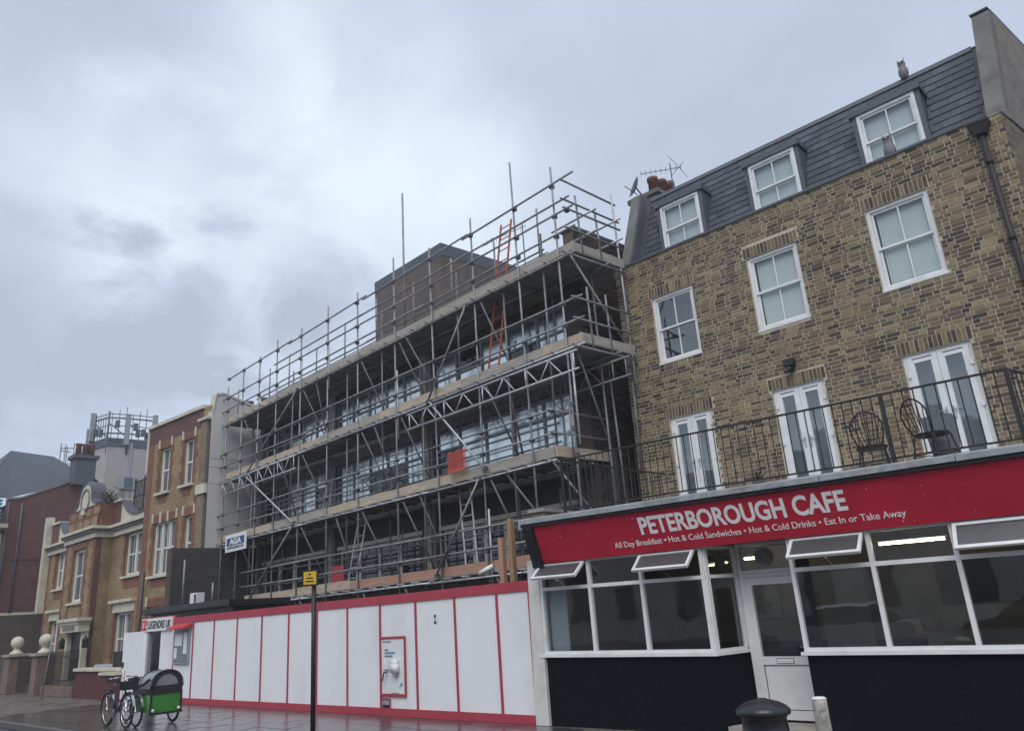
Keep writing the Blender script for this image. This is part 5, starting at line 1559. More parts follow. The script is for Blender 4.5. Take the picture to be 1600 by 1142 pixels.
# ------------------------------------------------------------------ ornate baroque-fronted house
def ornate_house():
    t = thing('ornate_house', (-38, 12.5, 0), 'ornate yellow and red brick house with round pediment and swept parapets', 'house')
    W = Frame((0, 12.69), (1, 0), (0, 1)); B = Frame((0, 12.0), (1, 0), (0, 1))
    rw = [(-34.45, -32.65, 4.27, 6.02), (-34.95, -33.15, .75, 2.84)]
    lw = [(-43.2, -41.72, 4.32, 6.1), (-43.1, -41.75, .75, 2.84)]
    bw = [(-38.55, -37.1, 3.45, 5.72)]
    m = M(); m.wall(-35.95, -31.5, 0, 6.4, 0, rw, W, .25); m.wall(-44.4, -39.65, 0, 6.4, 0, lw, W, .25); m.wall(-39.65, -35.95, 0, 6.4, 0, bw, B, .25)
    m.face([(-35.95, 12, 0), (-35.95, 12.69, 0), (-35.95, 12.69, 6.4), (-35.95, 12, 6.4)]); m.face([(-39.65, 12.69, 0), (-39.65, 12, 0), (-39.65, 12, 6.4), (-39.65, 12.69, 6.4)])
    mk('wall', m, 'yellow_brick', t)
    for a, b, c, d in rw + lw:
        simple_window(W, a, b, c, d, .12, t, 2, fr=.11); quoins(W, a, c, d, t, -1, big=.30, small=.17); quoins(W, b, c, d, t, 1, big=.22, small=.12)
        if c < 2:
            mk('lintel', M().box(a - .2, b + .2, -.05, .05, d + .0, d + .38, W), 'cream_stone', t); mk('hood', M().box(a - .45, b + .25, -.18, .02, d + .385, d + .5, W), 'cream_stone', t)
        else:
            mk('apron', M().box(a + .15, b - .2, -.015, .02, c - .5, c - .11, W), 'red_brick', t)
    a, b, c, d = bw[0]
    simple_window(B, a, b, c, d, .12, t, 1, fr=.13); quoins(B, a, c - .9, d + .3, t, -1, big=.36, small=.22); quoins(B, b, c - .9, d + .3, t, 1, big=.34, small=.2)
    mk('lintel', M().box(a - .2, b + .2, -.014, .02, d + .005, d + .38, B), 'red_brick', t)
    quoins(B, -35.95, 0, 6.05, t, -1, big=.40, small=.26, mat_='red_brick'); quoins(B, -39.65, 0, 6.05, t, 1, big=.28, small=.16)
    quoins(W, -44.35, 0, 6.05, t, 1, big=.32, small=.2)
    mk('return_quoins', M().box(-35.945, -35.93, 12.0, 12.22, 0, 6.05), 'maroon_brick', t)
    mk('edge_strip', M().box(-44.75, -44.4, 12.4, 12.75, 3.3, 8.0), 'cream_stone', t)
    # cornice
    def corn(z0, z1, o):
        q = M(); q.box(-44.4, -39.65 - o, -o, .05, z0, z1, W); q.box(-39.65 - o, -35.95 + o, -o, .05, z0, z1, B); q.box(-35.95 + o, -31.5, -o, .05, z0, z1, W)
        q.box(-35.95, -35.95 + o, .05, .69 - o, z0, z1, B); q.box(-39.65 - o, -39.65, .05, .69 - o, z0, z1, B); return q
    mk('cornice', corn(6.05, 6.28, .1), 'cream_stone', t); mk('cornice', corn(6.282, 6.40, .2), 'concrete', t); mk('cornice', corn(6.402, 6.52, .3), 'cream_stone', t)
    # parapets
    mk('parapet', M().box(-39.65, -35.95, -.02, .66, 6.5, 7.5, B), 'red_brick', t)
    m = M()
    for k in range(4): m.box(-39.5 + k * .95, -38.8 + k * .95, -.03, .02, 6.6, 6.95, B); m.box(-39.3 + k * .95, -38.7 + k * .95, -.03, .02, 7.1, 7.4, B)
    mk('parapet_dressing', m, 'yellow_brick', t)
    # round pediment
    m = M(); pts = [(-39.05, 7.5), (-38.6, 7.62), (-38.42, 7.75)]
    for k in range(13):
        an = math.pi * (1 - k / 12); pts.append((-37.6 + .78 * math.cos(an), 7.9 + .72 * math.sin(an)))
    pts += [(-36.78, 7.75), (-36.6, 7.62), (-36.05, 7.5)]
    m.prism([B(x, -.05, z) for x, z in pts], (0, .5, 0)); mk('pediment', m, 'cream_stone', t)
    m = M(smooth=True); m.torus(B(-37.6, -.06, 7.85), (0, 1, 0), .50, .05, 28, 6); mk('pediment_ring', m, 'concrete', t)
    mk('pediment_key', M().box(-37.75, -37.45, -.16, 0, 7.2, 7.42, B), 'cream_stone', t)
    m = M(); top = [(p[0], p[1] + .0) for p in pts]
    for p, q in zip(top, top[1:]):
        m.prism([B(p[0], -.1, p[1] + .005), B(q[0], -.1, q[1] + .005), B(q[0], -.1, q[1] + .09), B(p[0], -.1, p[1] + .09)], (0, .62, 0))
    mk('pediment_coping', m, 'dark_lead', t)
    # swept parapets
    def sweep(x0, x1, zl, zr):
        P_ = []
        for k in range(15):
            s = k / 14; x = x0 + (x1 - x0) * s
            base = 6.74; z = base + (zl - base) * max(0, 1 - s * 2.1) ** 2 + (zr - base) * max(0, s * 2.1 - 1.1) ** 2
            P_.append((x, z))
        mm = M(); mm.prism([W(x0, -.02, 6.5)] + [W(x, -.02, z) for x, z in P_] + [W(x1, -.02, 6.5)], (0, .3, 0)); mk('swept_parapet', mm, 'cream_stone', t)
        mm = M()
        for p, q in zip(P_, P_[1:]): mm.prism([W(p[0], -.08, p[1] + .003), W(q[0], -.08, q[1] + .003), W(q[0], -.08, q[1] + .08), W(p[0], -.08, p[1] + .08)], (0, .42, 0))
        mk('sweep_coping', mm, 'dark_lead', t)
    sweep(-35.2, -31.6, 7.55, 7.0); sweep(-43.2, -39.9, 7.6, 7.55)
    for x0, x1 in ((-35.9, -35.2), (-44.3, -43.2)):
        mk('parapet_pier', M().box(x0, x1, -.03, .3, 6.5, 7.55, W), 'maroon_brick', t); mk('pier_cap', M().box(x0 - .06, x1 + .06, -.1, .36, 7.55, 7.66, W), 'cream_stone', t)
    # roof terrace rail
    m = M()
    for x in (-35.3, -34.3, -33.2, -32.2, -31.4): m.tube((x, 13.2, 6.6), (x, 13.2, 8.55), .035, 6)
    for z in (7.1, 7.75, 8.4): m.tube((-35.4, 13.2, z), (-31.2, 13.2, z), .03, 6)
    mk('terrace_posts', m, 'black_iron', t)
    for k in range(28):
        x = -35.2 + k * .14; mk('terrace_baluster', M().tube((x, 13.2, 7.1), (x, 13.2, 8.4), .018, 5), 'black_iron', t)
    s = M(); s.face([(-44.4, 12.7, 6.55), (-31.5, 12.7, 6.55), (-31.5, 20, 6.55), (-44.4, 20, 6.55)]); mk('roof', s, 'dark_lead', t)
    s = M(); s.box(-36.0, -31.6, 17, 19, 6.55, 8.6); mk('roof_room', s, 'cream_stone', t)
    # doorway and its canopy
    m = M(); m.box(-38.1, -35.6, -.55, .02, 2.62, 2.75, B).box(-38.0, -35.7, -.48, .02, 2.5, 2.62, B).box(-37.95, -35.75, -.42, .02, 2.2, 2.5, B); cn = mk('door_canopy', m, 'cream_stone', t)
    mk('name_panel', M().box(-37.6, -36.2, -.44, -.421, 2.27, 2.43, B), 'concrete', cn)
    for x in (-37.85, -36.05): mk('door_pilaster', M().box(x, x + .22, -.2, .03, 0, 2.2, B), 'cream_stone', t)
    dr = mk('front_door', M().box(-37.6, -36.6, -.03, .03, .3, 2.18, B), 'black_paint', t); mk('door_light', M().box(-36.55, -36.08, -.035, .02, .3, 2.18, B), 'white_wood', t)
    for x in (-38.25, -35.45):
        mk('lantern', M().box(x - .09, x + .09, -.3, -.1, 1.55, 1.9, B).tube(B(x, -.2, 1.9), B(x, -.2, 2.05), .1, 6, .01), 'black_iron', t)
    # plants rooted on the ledge behind the pediment
    m = M()
    for k in range(260):
        x, y, z = random.gauss(-36.3, .35), random.uniform(12.2, 12.9), 7.5 + abs(random.gauss(0, .28))
        a = random.uniform(0, 6.3); q = Vector((math.cos(a), math.sin(a), random.uniform(-.3, .9))) * random.uniform(.08, .2); n_ = Vector((-math.sin(a), math.cos(a), .2)) * .03
        p0 = Vector((x, y, z)); m.face([p0 - n_, p0 + n_, p0 + q + n_ * .4, p0 + q - n_ * .4])
    mk('ledge_weeds', m, 'weeds', None, 'straggly weeds growing on the ledge behind the round pediment', 'weeds', kind='stuff')


ornate_house()


# ------------------------------------------------------------------ maroon gable building at the far left
def gable_house():
    t = thing('gable_building', (-48, 13, 0), 'maroon brick building with slate roof at the far left edge', 'building')
    X = -46.0
    pr = [(X, 10.9, 3.3), (X, 10.9, 9.05), (X, 11.5, 9.15), (X, 14.5, 10.5), (X, 14.95, 10.4), (X, 18.5, 7.0), (X, 18.5, 3.3)]
    mk('gable_wall', M().prism(pr, (-.35, 0, 0)), 'maroon_brick', t)
    m = M()
    for a, b in zip(pr[1:5], pr[2:6]): m.prism([Vector(a) + Vector((.06, 0, 0)), Vector(b) + Vector((.06, 0, 0)), Vector(b) + Vector((.06, 0, .1)), Vector(a) + Vector((.06, 0, .1))], (-.5, 0, 0))
    mk('coping', m, 'concrete', t)
    mk('base_wall', M().box(X - .35, X + .05, 10.6, 18, 0, 3.3), 'brown_brick', t); mk('string_course', M().box(X - .1, X + .08, 10.85, 18, 3.3, 3.42), 'cream_stone', t)
    mk('string_course', M().box(X - .1, X + .03, 10.9, 14.5, 6.0, 6.05), 'brown_brick', t)
    mk('front_wall', M().box(-60, X - .35, 11.0, 11.3, 0, 8.9), 'maroon_brick', t)
    # slate roof behind
    s = M(); r0, r1 = (-54, 12.6, 13.35), (-54, 15.0, 13.2)
    s.face([(-46.4, 11.0, 9.2), (-46.4, 14.0, 10.2), (-50, 15.05, 11.75), r1, r0]); s.face([(-46.4, 14.0, 10.2), (-46.4, 16, 7.5), (-50, 16.5, 9), (-50, 15.05, 11.75)]); s.face([(-50, 15.05, 11.75), (-50, 16.5, 9), (-60, 17, 9.0), r1]); s.face([(-60, 9.5, 9.2), (-46.4, 9.5, 9.2), (-46.4, 11, 9.2), r0, (-60, 13, 13.5)])
    rf = mk('slate_roof', s, 'roof_slate', t)
    ch = M().box(-46.4, -45.5, 13.75, 14.8, 10.0, 11.45).box(-46.5, -45.4, 13.62, 14.92, 11.45, 11.65)
    c = mk('chimney', ch, 'dark_lead', rf)
    for y in (13.95, 14.3, 14.62): mk('chimney_pot', M(smooth=True).lathe((-45.9, y, 11.65), [(.17, 0), (.15, .55), (.18, .6), (.18, .68)], 12), 'terracotta', c)
    w = M().box(-47.6, -46.5, 10.96, 11.02, 5.6, 7.4); mk('window', w, 'white_wood', t)
    for u in (11.6, 11.0): mk('waste_pipe', M(smooth=True).tube((X + .08, u, 3.4), (X + .08, u - .05, 8.9), .05, 8), 'dark_lead', t)


gable_house()
t = thing('far_scaffold', (-45.6, 10.4, 0), 'short run of scaffold tubes at the far left edge', 'scaffolding')
for z in (7.9, 8.35, 8.75, 5.2): mk('ledger', M(smooth=True).tube((-49, 10.4, z), (-45.4, 10.5, z), .035, 6), 'galv', t)
for x in (-45.7, -47.4): mk('standard', M(smooth=True).tube((x, 10.4, 0), (x, 10.4, 9.2), .035, 6), 'galv', t)
mk('deck', M().box(-49, -45.3, 10.3, 10.9, 7.55, 7.75), 'board', t); mk('brace', M(smooth=True).tube((-49, 10.4, 10.2), (-45.6, 10.45, 11.1), .03, 6), 'galv', t)
m = M()
for k in range(40):
    z = 8.0 + 1.0 * k / 40; a = .10 + .07 * math.sin(k * .9); m.box(-45.68 - a, -45.5 + a * .6, 10.25 - a, 10.4 + a, z, z + .03)
mk('blue_tarpaulin', m, 'blue_tarp', None, 'bunched bright blue tarpaulin tied to the far left scaffold', 'tarpaulin')


# ------------------------------------------------------------------ mast tower behind
def mast_tower():
    t = thing('mast_tower', (-60, 22, 0), 'pale rendered tower with phone masts behind the ornate house', 'tower')
    c = [(-59.8, 20.1), (-59.4, 23.4), (-61.6, 25.5), (-65, 25.5), (-66, 22), (-62.2, 19.7)]
    def ring(z, s=1.0):
        cx, cy = sum(p[0] for p in c) / 6, sum(p[1] for p in c) / 6
        return [(cx + (p[0] - cx) * s, cy + (p[1] - cy) * s, z) for p in c]
    mk('wall', M().prism(ring(0), (0, 0, 15.6)), 'tower_render', t); mk('parapet', M().prism(ring(15.6, 1.03), (0, 0, .6)), 'dark_lead', t); mk('ledge', M().prism(ring(10.2, 1.02), (0, 0, .25)), 'tower_render', t)
    # antenna cage
    cage = [(-60.0, 20.1), (-59.6, 21.4), (-59.4, 23.3), (-61.6, 19.7), (-64.5, 20.5)]
    for i, (x, y) in enumerate(cage):
        mk('mast_pole', M(smooth=True).tube((x, y, 15.0), (x, y, 18.3 - .15 * (i % 3)), .07, 6), 'antenna_dark', t)
    for z in (16.6, 17.8):
        mk('cage_rail', M(smooth=True).path([(-64.5, 20.5, z), (-61.6, 19.7, z), (-60.0, 20.1, z), (-59.6, 21.4, z), (-59.4, 23.3, z)], .06, 6), 'antenna_dark', t)
    for x, y, z0, z1 in ((-61.6, 19.5, 16.2, 18.4), (-59.5, 21.3, 15.7, 18.0), (-59.2, 23.2, 16.2, 18.2), (-62.8, 19.7, 15.9, 17.4)):
        mk('antenna_panel', M().box(x - .1, x + .12, y - .17, y + .17, z0, z1), 'antenna_grey', t)
    for x, y, z in ((-61.2, 19.6, 16.5), (-60.6, 19.8, 16.4), (-59.6, 20.6, 17.0), (-59.5, 22.1, 16.4), (-59.5, 22.5, 16.5), (-59.5, 21.9, 16.9), (-59.6, 22.8, 16.3), (-61.9, 19.6, 16.2)):
        mk('radio_unit', M().box(x - .13, x + .13, y - .13, y + .13, z, z + .55), 'antenna_dark', t)
    for k in range(7):
        y = 20.2 + k * .5; mk('whip', M(smooth=True).tube((-59.6, y, 15.9), (-59.6, y, 18.1 + .3 * (k % 3)), .03, 5), 'antenna_dark', t)
    for a, b in (((-60, 20.1, 16.2), (-61.6, 19.7, 17.6)), ((-60, 20.1, 17.4), (-59.6, 21.4, 16.3)), ((-59.6, 21.4, 17.4), (-59.4, 23.3, 16.4))):
        mk('cage_brace', M(smooth=True).tube(a, b, .04, 5), 'antenna_dark', t)
    for z in (17.2, 18.1):
        mk('cage_rail', M(smooth=True).path([(-61.6, 19.7, z), (-60.0, 20.1, z), (-59.6, 21.4, z), (-59.4, 23.3, z)], .035, 6), 'antenna_dark', t)
    for k in range(6): mk('cage_bar', M(smooth=True).tube((-61.5 + k * .3, 19.72 + k * .07, 16.2), (-61.5 + k * .3, 19.72 + k * .07, 18.0), .03, 5), 'antenna_dark', t)
    # cable cabinet
    cb = mk('cable_cabinet', M().box(-59.75, -59.45, 21.1, 22.3, 12.4, 13.35), 'antenna_grey', t); mk('cabinet_louvre', M().box(-59.44, -59.42, 21.4, 22.0, 12.5, 13.25), 'antenna_dark', cb)
    mk('cable_tray', M().box(-59.75, -59.5, 21.6, 21.8, 13.35, 15.9), 'antenna_grey', t)
    for y in (21.45, 21.95): mk('cable', M(smooth=True).path([(-59.6, y, 12.4), (-59.6, y - .05, 11.4), (-59.55, y - .5, 10.9), (-59.6, y - 1.8, 10.8)], .07, 6), 'concrete', t)
    # caged ladder
    for x, y in ((-63.6, 19.0), (-64.3, 18.6), (-64.9, 18.9), (-64.0, 18.2)):
        mk('cage_upright', M(smooth=True).tube((x, y, 12.2), (x, y, 16.4), .035, 5), 'antenna_dark', t)
    for z in (12.4, 13.6, 14.8, 16.0): mk('cage_hoop', M(smooth=True).path([(-63.6, 19.0, z), (-64.0, 18.2, z), (-64.9, 18.5, z), (-65, 19.2, z)], .035, 5), 'antenna_dark', t)


mast_tower()


# ------------------------------------------------------------------ front garden of the ornate house
t = thing('garden_wall', (-28.5, 10, 0), 'low dark red garden wall with pale coping beside the site doorway', 'wall')
mk('wall', M().box(-30.5, -26.2, 9.95, 10.2, 0, .84), 'garden_red', t); mk('coping', M().box(-30.6, -26.4, 9.88, 10.27, .84, .93), 'cream_stone', t)
mk('coping', M().box(-27.7, -26.35, 9.7, 9.94, .74, .82), 'cream_stone', t); mk('buttress', M().box(-27.6, -26.4, 9.75, 9.95, 0, .74), 'garden_red', t)
t = thing('planter', (-28, 10.9, 0), 'long dark planter box behind the garden wall', 'planter')
mk('box', M().box(-29.3, -26.6, 10.7, 11.2, 0, 1.35), 'black_plastic', t); mk('rim', M().box(-29.35, -26.55, 10.66, 11.24, 1.35, 1.4), 'black_paint', t)
t = thing('bin_store', (-31, 10.9, 0), 'low dark bins standing behind the garden wall next to the planter', 'bins')
for k in range(3): mk('bin', M(smooth=True).lathe((-30.9 + k * .55, 10.9, 0), [(.2, 0), (.24, .85), (.26, .9), (.2, .98)], 14), 'grey_plastic', t)


def gate_pier(x, label, w=.32):
    t = thing('gate_pier', (x, 10.0, 0), label, 'gate pier', 'gate piers with ball finials')
    mk('shaft', M().box(x - w, x + w, 9.7, 10.34, 0, 1.4), 'pier_brick', t); mk('cap', M().box(x - w - .07, x + w + .07, 9.62, 10.42, 1.4, 1.5), 'stone', t)
    f = M(smooth=True).lathe((x, 10.02, 1.5), [(.26, 0), (.24, .04), (.15, .12), (.10, .2), (.12, .215)] + [(.24 * math.sin(math.pi * k / 12), .44 - .24 * math.cos(math.pi * k / 12)) for k in range(2, 12)] + [(.03, .68)], 18)
    mk('ball_finial', f, 'cream_stone', t)


gate_pier(-37.9, 'brick gate pier with stone ball, the left one of the pair', .42)
gate_pier(-34.3, 'brick gate pier with stone ball, the right one beside the iron railing', .30)
t = thing('garden_railing', (-32, 10.0, 0), 'black iron garden railing between the ball-topped pier and red wall', 'railing')
mk('dwarf_wall', M().box(-33.95, -30.55, 9.9, 10.15, 0, .35), 'pier_brick', t)
for z in (.5, 1.3): mk('rail', M().box(-33.95, -30.55, 10.0, 10.03, z, z + .04), 'black_iron', t)
for k in range(30):
    x = -33.85 + k * .113; mk('railing_bar', M().tube((x, 10.015, .35), (x, 10.015, 1.5 + .05 * (k % 2)), .012, 5), 'black_iron', t)
t = thing('iron_gate', (-36.1, 10.0, 0), 'dark iron gate standing between the two ball-topped piers', 'gate')
for z in (.15, 1.2): mk('rail', M().box(-37.4, -34.7, 10.0, 10.03, z, z + .05), 'black_iron', t)
for k in range(18):
    x = -37.35 + k * .155; mk('gate_bar', M().tube((x, 10.015, .1), (x, 10.015, 1.35), .014, 5), 'black_iron', t)
t = thing('garden_fence', (-42, 10.0, 0), 'dark solid boundary fence left of the ball-topped piers', 'fence')
mk('panel', M().box(-47, -38.5, 10.0, 10.1, 0, 1.25), 'black_paint', t); mk('cap', M().box(-47, -38.5, 9.96, 10.14, 1.25, 1.32), 'brown_brick', t)
m = M(smooth=True).tube((-31.6, 9.3, 0), (-31.2, 9.3, 2.0), .022, 6)
mk('bare_pole', m, 'galv', None, 'thin leaning pole in front of the garden railing', 'pole')

# ------------------------------------------------------------------ cycles on the pavement
def wheel(c, R, parent, nm='wheel', mud=False, spokes=18):
    w = M(smooth=True).torus(c, (0, 1, 0), R - .022, .024, 30, 7)
    o = mk(nm, w, 'rubber', parent)
    mk('rim', M(smooth=True).torus(c, (0, 1, 0), R - .055, .012, 30, 5), 'chrome', o)
    s = M()
    for k in range(spokes):
        a = 2 * math.pi * k / spokes
        s.tube((c[0], c[1] + (.02 if k % 2 else -.02), c[2]), (c[0] + (R - .055) * math.cos(a), c[1], c[2] + (R - .055) * math.sin(a)), .0022, 3, cap=False)
    mk('spokes', s, 'chrome', o)
    mk('hub', M(smooth=True).tube((c[0], c[1] - .045, c[2]), (c[0], c[1] + .045, c[2]), .022, 10), 'chrome', o)
    if mud:
        g = M(smooth=True)
        pts = [(c[0] + (R + .025) * math.cos(a), c[1], c[2] + (R + .025) * math.sin(a)) for a in [R_(d) for d in range(15, 186, 10)]]
        for p, q in zip(pts, pts[1:]):
            g.hexa([(p[0], p[1] - .028, p[2]), (q[0], q[1] - .028, q[2]), (q[0], q[1] + .028, q[2]), (p[0], p[1] + .028, p[2]),
                    (p[0], p[1] - .028, p[2] + .006), (q[0], q[1] - .028, q[2] + .006), (q[0], q[1] + .028, q[2] + .006), (p[0], p[1] + .028, p[2] + .006)])
        g.smooth = False
        mk('mudguard', g, 'chrome', parent)
    return o


def bicycle(xr, y, label):
    t = thing('bicycle', (xr, y, 0), label, 'bicycle')
    R = .345; xf = xr + 1.06
    wheel((xr, y, R), R, t, mud=True); wheel((xf, y, R), R, t, mud=True)
    bb = (xr + .44, y, .28); st = (xr + .30, y, .80); hd = (xf - .20, y, .84); hb = (xf - .14, y, .62)
    f = M(smooth=True).tube(bb, st, .017, 8).tube(st, hd, .017, 8).tube(bb, hb, .019, 8).tube(hd, hb, .02, 8).tube(bb, (xr, y, R), .012, 6).tube(st, (xr, y, R), .011, 6)
    mk('frame', f, 'black_paint', t)
    mk('fork', M(smooth=True).tube(hb, (xf - .06, y - .05, .45), .014, 6).tube((xf - .06, y - .05, .45), (xf, y - .05, R), .012, 6).tube(hb, (xf - .06, y + .05, .45), .014, 6).tube((xf - .06, y + .05, .45), (xf, y + .05, R), .012, 6), 'chrome', t)
    mk('handlebar', M(smooth=True).path([(xf - .45, y - .30, .98), (xf - .28, y - .27, 1.0), (xf - .2, y - .08, 1.02), (xf - .2, y + .08, 1.02), (xf - .28, y + .27, 1.0), (xf - .45, y + .30, .98)], .012, 7).tube((xf - .2, y, 1.02), hd, .014, 7), 'chrome', t)
    mk('grip', M(smooth=True).tube((xf - .47, y - .30, .98), (xf - .34, y - .285, .99), .019, 8).tube((xf - .47, y + .30, .98), (xf - .34, y + .285, .99), .019, 8), 'rubber', t)
    s = M(smooth=True).hexa([(st[0] - .16, y - .08, .90), (st[0] + .16, y - .02, .90), (st[0] + .16, y + .02, .90), (st[0] - .16, y + .08, .90), (st[0] - .16, y - .085, .95), (st[0] + .16, y - .02, .94), (st[0] + .16, y + .02, .94), (st[0] - .16, y + .085, .95)])
    s.smooth = False
    mk('saddle', s, 'rubber', t); mk('seat_post', M(smooth=True).tube(st, (st[0] - .02, y, .91), .013, 7), 'chrome', t)
    mk('chainset', M(smooth=True).tube((bb[0], y - .05, .28), (bb[0], y - .042, .28), .095, 16).tube((bb[0], y - .07, .28), (bb[0] + .1, y - .07, .14), .012, 6).tube((bb[0], y + .07, .28), (bb[0] - .1, y + .07, .42), .012, 6), 'coupler', t)
    mk('rack', M().box(xr - .2, xr + .18, y - .06, y + .06, .74, .755).tube((xr - .1, y - .06, .745), (xr, y - .06, R), .007, 5).tube((xr - .1, y + .06, .745), (xr, y + .06, R), .007, 5), 'black_iron', t)
    mk('stand', M().tube((xr + .38, y, .26), (xr + .30, y - .16, 0), .01, 5), 'black_iron', t)
    mk('basket', M().box(xf - .12, xf + .14, y - .15, y + .15, .76, .77).box(xf + .13, xf + .14, y - .15, y + .15, .77, .93).box(xf - .12, xf - .11, y - .15, y + .15, .77, .93), 'black_iron', t)


bicycle(-19.15, 6.98, 'black bicycle with chrome mudguards parked beside the green cargo trike')


def cargo_trike():
    x0, x1, y0, y1 = -18.45, -17.5, 7.22, 7.86
    t = thing('cargo_trike', (-18.2, 7.5, 0), 'green box cargo tricycle with black rain canopy in front of the hoarding', 'tricycle')
    R = .31
    for y in (y0 - .07, y1 + .07):
        wheel((-18.02, y, R), R, t, 'wheel', mud=(y < y0))
    wheel((-19.55, 7.54, R), R, t)
    b = M().hexa([(x0 + .06, y0 + .04, .29), (x1 - .02, y0 + .02, .27), (x1 - .02, y1 - .02, .27), (x0 + .06, y1 - .04, .29), (x0, y0, .64), (x1, y0, .64), (x1, y1, .64), (x0, y1, .64)])
    mk('cargo_box', b, 'green_panel', t)
    for x, y in ((x0, y0), (x1, y0), (x1, y1), (x0, y1)):
        mk('box_edge', M().box(x - .018, x + .018, y - .018, y + .018, .26, .66), 'black_plastic', t)
    mk('canopy_band', M().box(x0 - .012, x1 + .012, y0 - .012, y1 + .012, .63, .75), 'black_plastic', t)
    # barrel canopy: arch section along x, sloping down at the back
    n = 14
    def arch(x, h, inset=0.0):
        cy = (y0 + y1) / 2; hw = (y1 - y0) / 2 + .01 - inset
        return [(x, cy - hw * math.cos(math.pi * k / n), .75 + h * math.sin(math.pi * k / n) ** .75) for k in range(n + 1)]
    m = M(smooth=True)
    rows = [arch(x0 + .0, .06), arch(x0 + .16, .24), arch(x0 + .36, .34), arch(x1 - .12, .355), arch(x1, .34)]
    for A, B_ in zip(rows[2:], rows[3:]):
        for k in range(n): m.face([A[k], A[k + 1], B_[k + 1], B_[k]])
    cn = mk('canopy', m, 'clear_vinyl', t)
    m = M(smooth=True)
    for A, B_ in zip(rows[:2], rows[1:3]):
        for k in range(n): m.face([A[k], A[k + 1], B_[k + 1], B_[k]])
    m.face(rows[0])
    mk('canopy_screen', m, 'clear_vinyl', cn)
    m = M(); m.face(arch(x1 + .004, .34)); mk('canopy_end', m, 'black_plastic', cn)
    m = M(); cy = (y0 + y1) / 2
    m.face([(x1 + .012, cy - .23 * math.cos(math.pi * k / 12), 0.80 + .21 * math.sin(math.pi * k / 12)) for k in range(13)])
    mk('end_window', m, 'clear_vinyl', cn)
    mk('canopy_hoop', M(smooth=True).path(arch(x1, .345), .026, 6), 'black_plastic', cn)
    mk('canopy_hoop', M(smooth=True).path(arch(x0 + .36, .35), .012, 6), 'black_plastic', cn)
    mk('canopy_seam', M(smooth=True).path([(x1 - .1, y0 - .012, .95), (x0 + .5, y0 - .012, .83), (x0, y0 - .012, .77)], .02, 5), 'black_plastic', cn)
    # chassis, pedals, saddle, bars
    f = M(smooth=True).tube((x0 + .1, 7.54, .33), (-19.1, 7.54, .30), .022, 8).tube((-19.1, 7.54, .30), (-19.25, 7.54, .8), .018, 8).tube((-19.1, 7.54, .30), (-19.55, 7.54, R), .014, 6).tube((-19.22, 7.54, .7), (-19.55, 7.54, R), .012, 6)
    f.tube((-18.02, y0 - .1, R), (-18.02, y1 + .1, R), .018, 8).tube((x0 + .1, y0 + .1, .33), (x1, y0 + .1, .33), .016, 6).tube((x0 + .1, y1 - .1, .33), (x1, y1 - .1, .33), .016, 6)
    mk('frame', f, 'black_paint', t)
    mk('bumper', M().box(x1 - .03, x1 + .06, y0 - .02, y1 + .02, .235, .275), 'black_plastic', t)
    for y in (y0 + .05, y1 - .05): mk('reflector', M(smooth=True).tube((x1 + .005, y, .32), (x1 + .03, y, .32), .035, 10), 'sign_white', t)
    mk('saddle', M().box(-19.42, -19.12, 7.46, 7.62, .86, .92), 'rubber', t)
    mk('handlebar', M(smooth=True).path([(-18.85, 7.24, .94), (-18.6, 7.24, .96), (-18.55, 7.84, .96), (-18.85, 7.84, .94)], .013, 7).tube((-18.57, 7.54, .96), (-18.55, 7.54, .6), .015, 7), 'black_paint', t)


cargo_trike()

# ------------------------------------------------------------------ street furniture
t = thing('sign_post', (-12.95, 8.24, 0), 'black steel post with a small yellow notice at its top', 'sign post')
mk('post', M(smooth=True).tube((-12.95, 8.24, 0), (-12.97, 8.24, 2.58), .044, 14), 'black_paint', t)
# plate faces along the kerb, towards the viewer
FP = Frame((-12.98, 8.17), (.80, .60), (-.60, .80))
pl = mk('plate', M().box(-.16, .15, -.02, 0, 2.50, 2.80, FP), 'sign_black', t)
mk('yellow_face', M().box(-.125, .12, -.026, -.021, 2.535, 2.765, FP), 'yellow_plate', t)
m = M()
for a, b, c, d in ((-.03, .02, 2.70, 2.73), (-.07, .06, 2.635, 2.66), (-.09, .08, 2.575, 2.60)): mk('printed_line', M().box(a, b, -.029, -.0265, c, d, FP), 'sign_black', t)

t = thing('litter_bin', (-3.3, 6.5, 0), 'round black litter bin with domed lid outside the café door', 'bin')
cx, cy = -3.36, 6.55
mk('drum', M(smooth=True).lathe((cx, cy, 0), [(.20, 0), (.205, .03), (.195, .06), (.19, .60), (.195, .62), (.21, .635), (.21, .655), (.195, .67), (.185, .79), (.20, .815)], 32), 'black_plastic', t)
mk('lid', M(smooth=True).lathe((cx, cy, 0), [(.20, .812), (.222, .82), (.228, .835), (.226, .86), (.20, .885), (.15, .912), (.09, .93), (.05, .935), (.045, .945), (.01, .947)], 32), 'black_plastic', t)
m = M()
def bp(a, z, r=.1885): return (cx + r * math.cos(a), cy + r * math.sin(a), z)
for a0, a1, z0, z1 in ((-2.05, -2.02, .70, .735), (-1.98, -1.93, .70, .725), (-1.84, -1.78, .70, .715), (-1.82, -1.80, .72, .735), (-1.90, -1.885, .725, .74)):
    m.face([bp(a0, z0), bp(a1, z0), bp(a1, z1), bp(a0, z1)])
mk('worn_lettering', m, 'sign_white', t)
t = thing('bollard', (-3.2, 7.3, 0), 'short white post with peeling paint beside the litter bin', 'bollard')
mk('post', M(smooth=True).lathe((-3.25, 7.46, 0), [(.074, 0), (.066, .80), (.066, .83)], 20), 'peeling_paint', t)
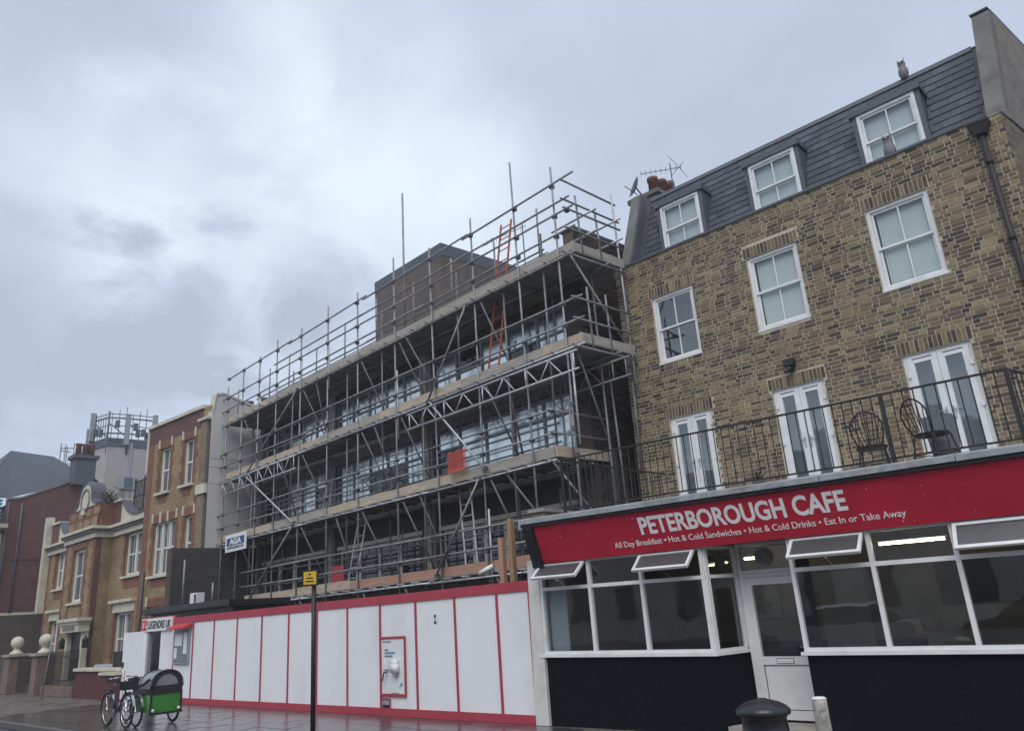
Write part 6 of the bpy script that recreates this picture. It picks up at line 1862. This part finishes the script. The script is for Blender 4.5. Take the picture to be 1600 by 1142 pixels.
mk('cap', M(smooth=True).lathe((-3.25, 7.46, 0), [(.067, .831), (.067, .84), (.05, .85), (.01, .852)], 20), 'sign_white', t)

# ------------------------------------------------------------------ the far side of the street (seen in the glass)
t = thing('opposite_terrace', (-8, -16, 0), 'plain brick terrace across the street, mirrored in the window glass', 'terrace')
mk('wall', M().box(-46, 26, -24, -16, -.13, 7.4), 'opposite_wall', t)
mk('roof', M().prism([(-46, -15.8, 7.4), (-46, -20, 10.2), (-46, -24.2, 7.4)], (72, 0, 0)), 'roof_slate', t)
for k in range(11):
    x = -43 + k * 6.4
    ch = mk('chimney', M().box(x - .6, x + .6, -20.6, -19.4, 8.8, 11.3), 'opposite_wall', t)
    for z in (.9, 4.2):
        mk('window', M().box(x - 1.6, x - .4, -16, -15.97, z, z + 1.8), 'far_glass', t); mk('window', M().box(x + 1.2, x + 2.4, -16, -15.97, z, z + 1.8), 'far_glass', t)


def car(x, y, paint, label):
    t = thing('parked_car', (x, y, -.13), label, 'car', 'cars parked across the street')
    z = -.13
    pr = [(-2.1, .3), (-2.12, .62), (-1.95, .82), (-1.2, .92), (1.35, .95), (2.05, .86), (2.12, .55), (2.08, .3)]
    mk('body', M().prism([(x + a, y - .85, z + b) for a, b in pr], (0, 1.7, 0)), paint, t)
    def ring(ins, k):
        lo = [(-1.25, .93), (1.5, .95)]; hi = [(-.5, 1.42), (1.0, 1.44)]
        return lo, hi
    g = M().hexa([(x - 1.25, y - .80, z + .93), (x + 1.6, y - .80, z + .95), (x + 1.6, y + .80, z + .95), (x - 1.25, y + .80, z + .93),
                  (x - .45, y - .62, z + 1.40), (x + 1.05, y - .62, z + 1.42), (x + 1.05, y + .62, z + 1.42), (x - .45, y + .62, z + 1.40)])
    mk('cabin_glass', g, 'dark_glass', t)
    mk('car_roof', M().hexa([(x - .50, y - .64, z + 1.40), (x + 1.1, y - .64, z + 1.42), (x + 1.1, y + .64, z + 1.42), (x - .50, y + .64, z + 1.40),
                             (x - .38, y - .55, z + 1.47), (x + .95, y - .55, z + 1.48), (x + .95, y + .55, z + 1.48), (x - .38, y + .55, z + 1.47)]), paint, t)
    for a in (-1.32, 1.32):
        for b in (-.76, .76):
            w = mk('wheel', M(smooth=True).torus((x + a, y + b, z + .32), (0, 1, 0), .23, .09, 22, 8), 'rubber', t)
            mk('rim', M(smooth=True).tube((x + a, y + b - .07, z + .32), (x + a, y + b + .07, z + .32), .2, 16), 'chrome', w)
    for a, m_ in ((-2.09, 'sign_white'), (2.06, 'sign_red')):
        for b in (-.68, .68): mk('lamp', M().box(x + a - .05, x + a + .05, y + b - .14, y + b + .14, z + .6, z + .75), m_, t)


car(-7.9, -3.6, 'car_paint_pale', 'pale parked car mirrored in the left café window')
car(-2.6, -3.6, 'car_paint_dark', 'dark parked car mirrored in the café door side')
car(2.9, -3.6, 'car_paint_pale', 'pale parked car mirrored in the right café window')


# ------------------------------------------------------------------ damp air
hz = M().box(-905, 905, -905, 905, -1.2, 21.0)
h = mk('haze', hz, 'sign_white', None, kind='stuff')
hm = bpy.data.materials.new('damp_air'); hm.use_nodes = True
ht = hm.node_tree; ht.nodes.remove(ht.nodes['Principled BSDF'])
pv_ = N(ht, 'ShaderNodeVolumePrincipled')
pv_.inputs['Color'].default_value = (0.90, 0.94, 1.0, 1); pv_.inputs['Density'].default_value = 0.0016; pv_.inputs['Anisotropy'].default_value = 0.2
L(ht, pv_.outputs[0], ht.nodes['Material Output'].inputs['Volume'])
h.data.materials.clear(); h.data.materials.append(hm)
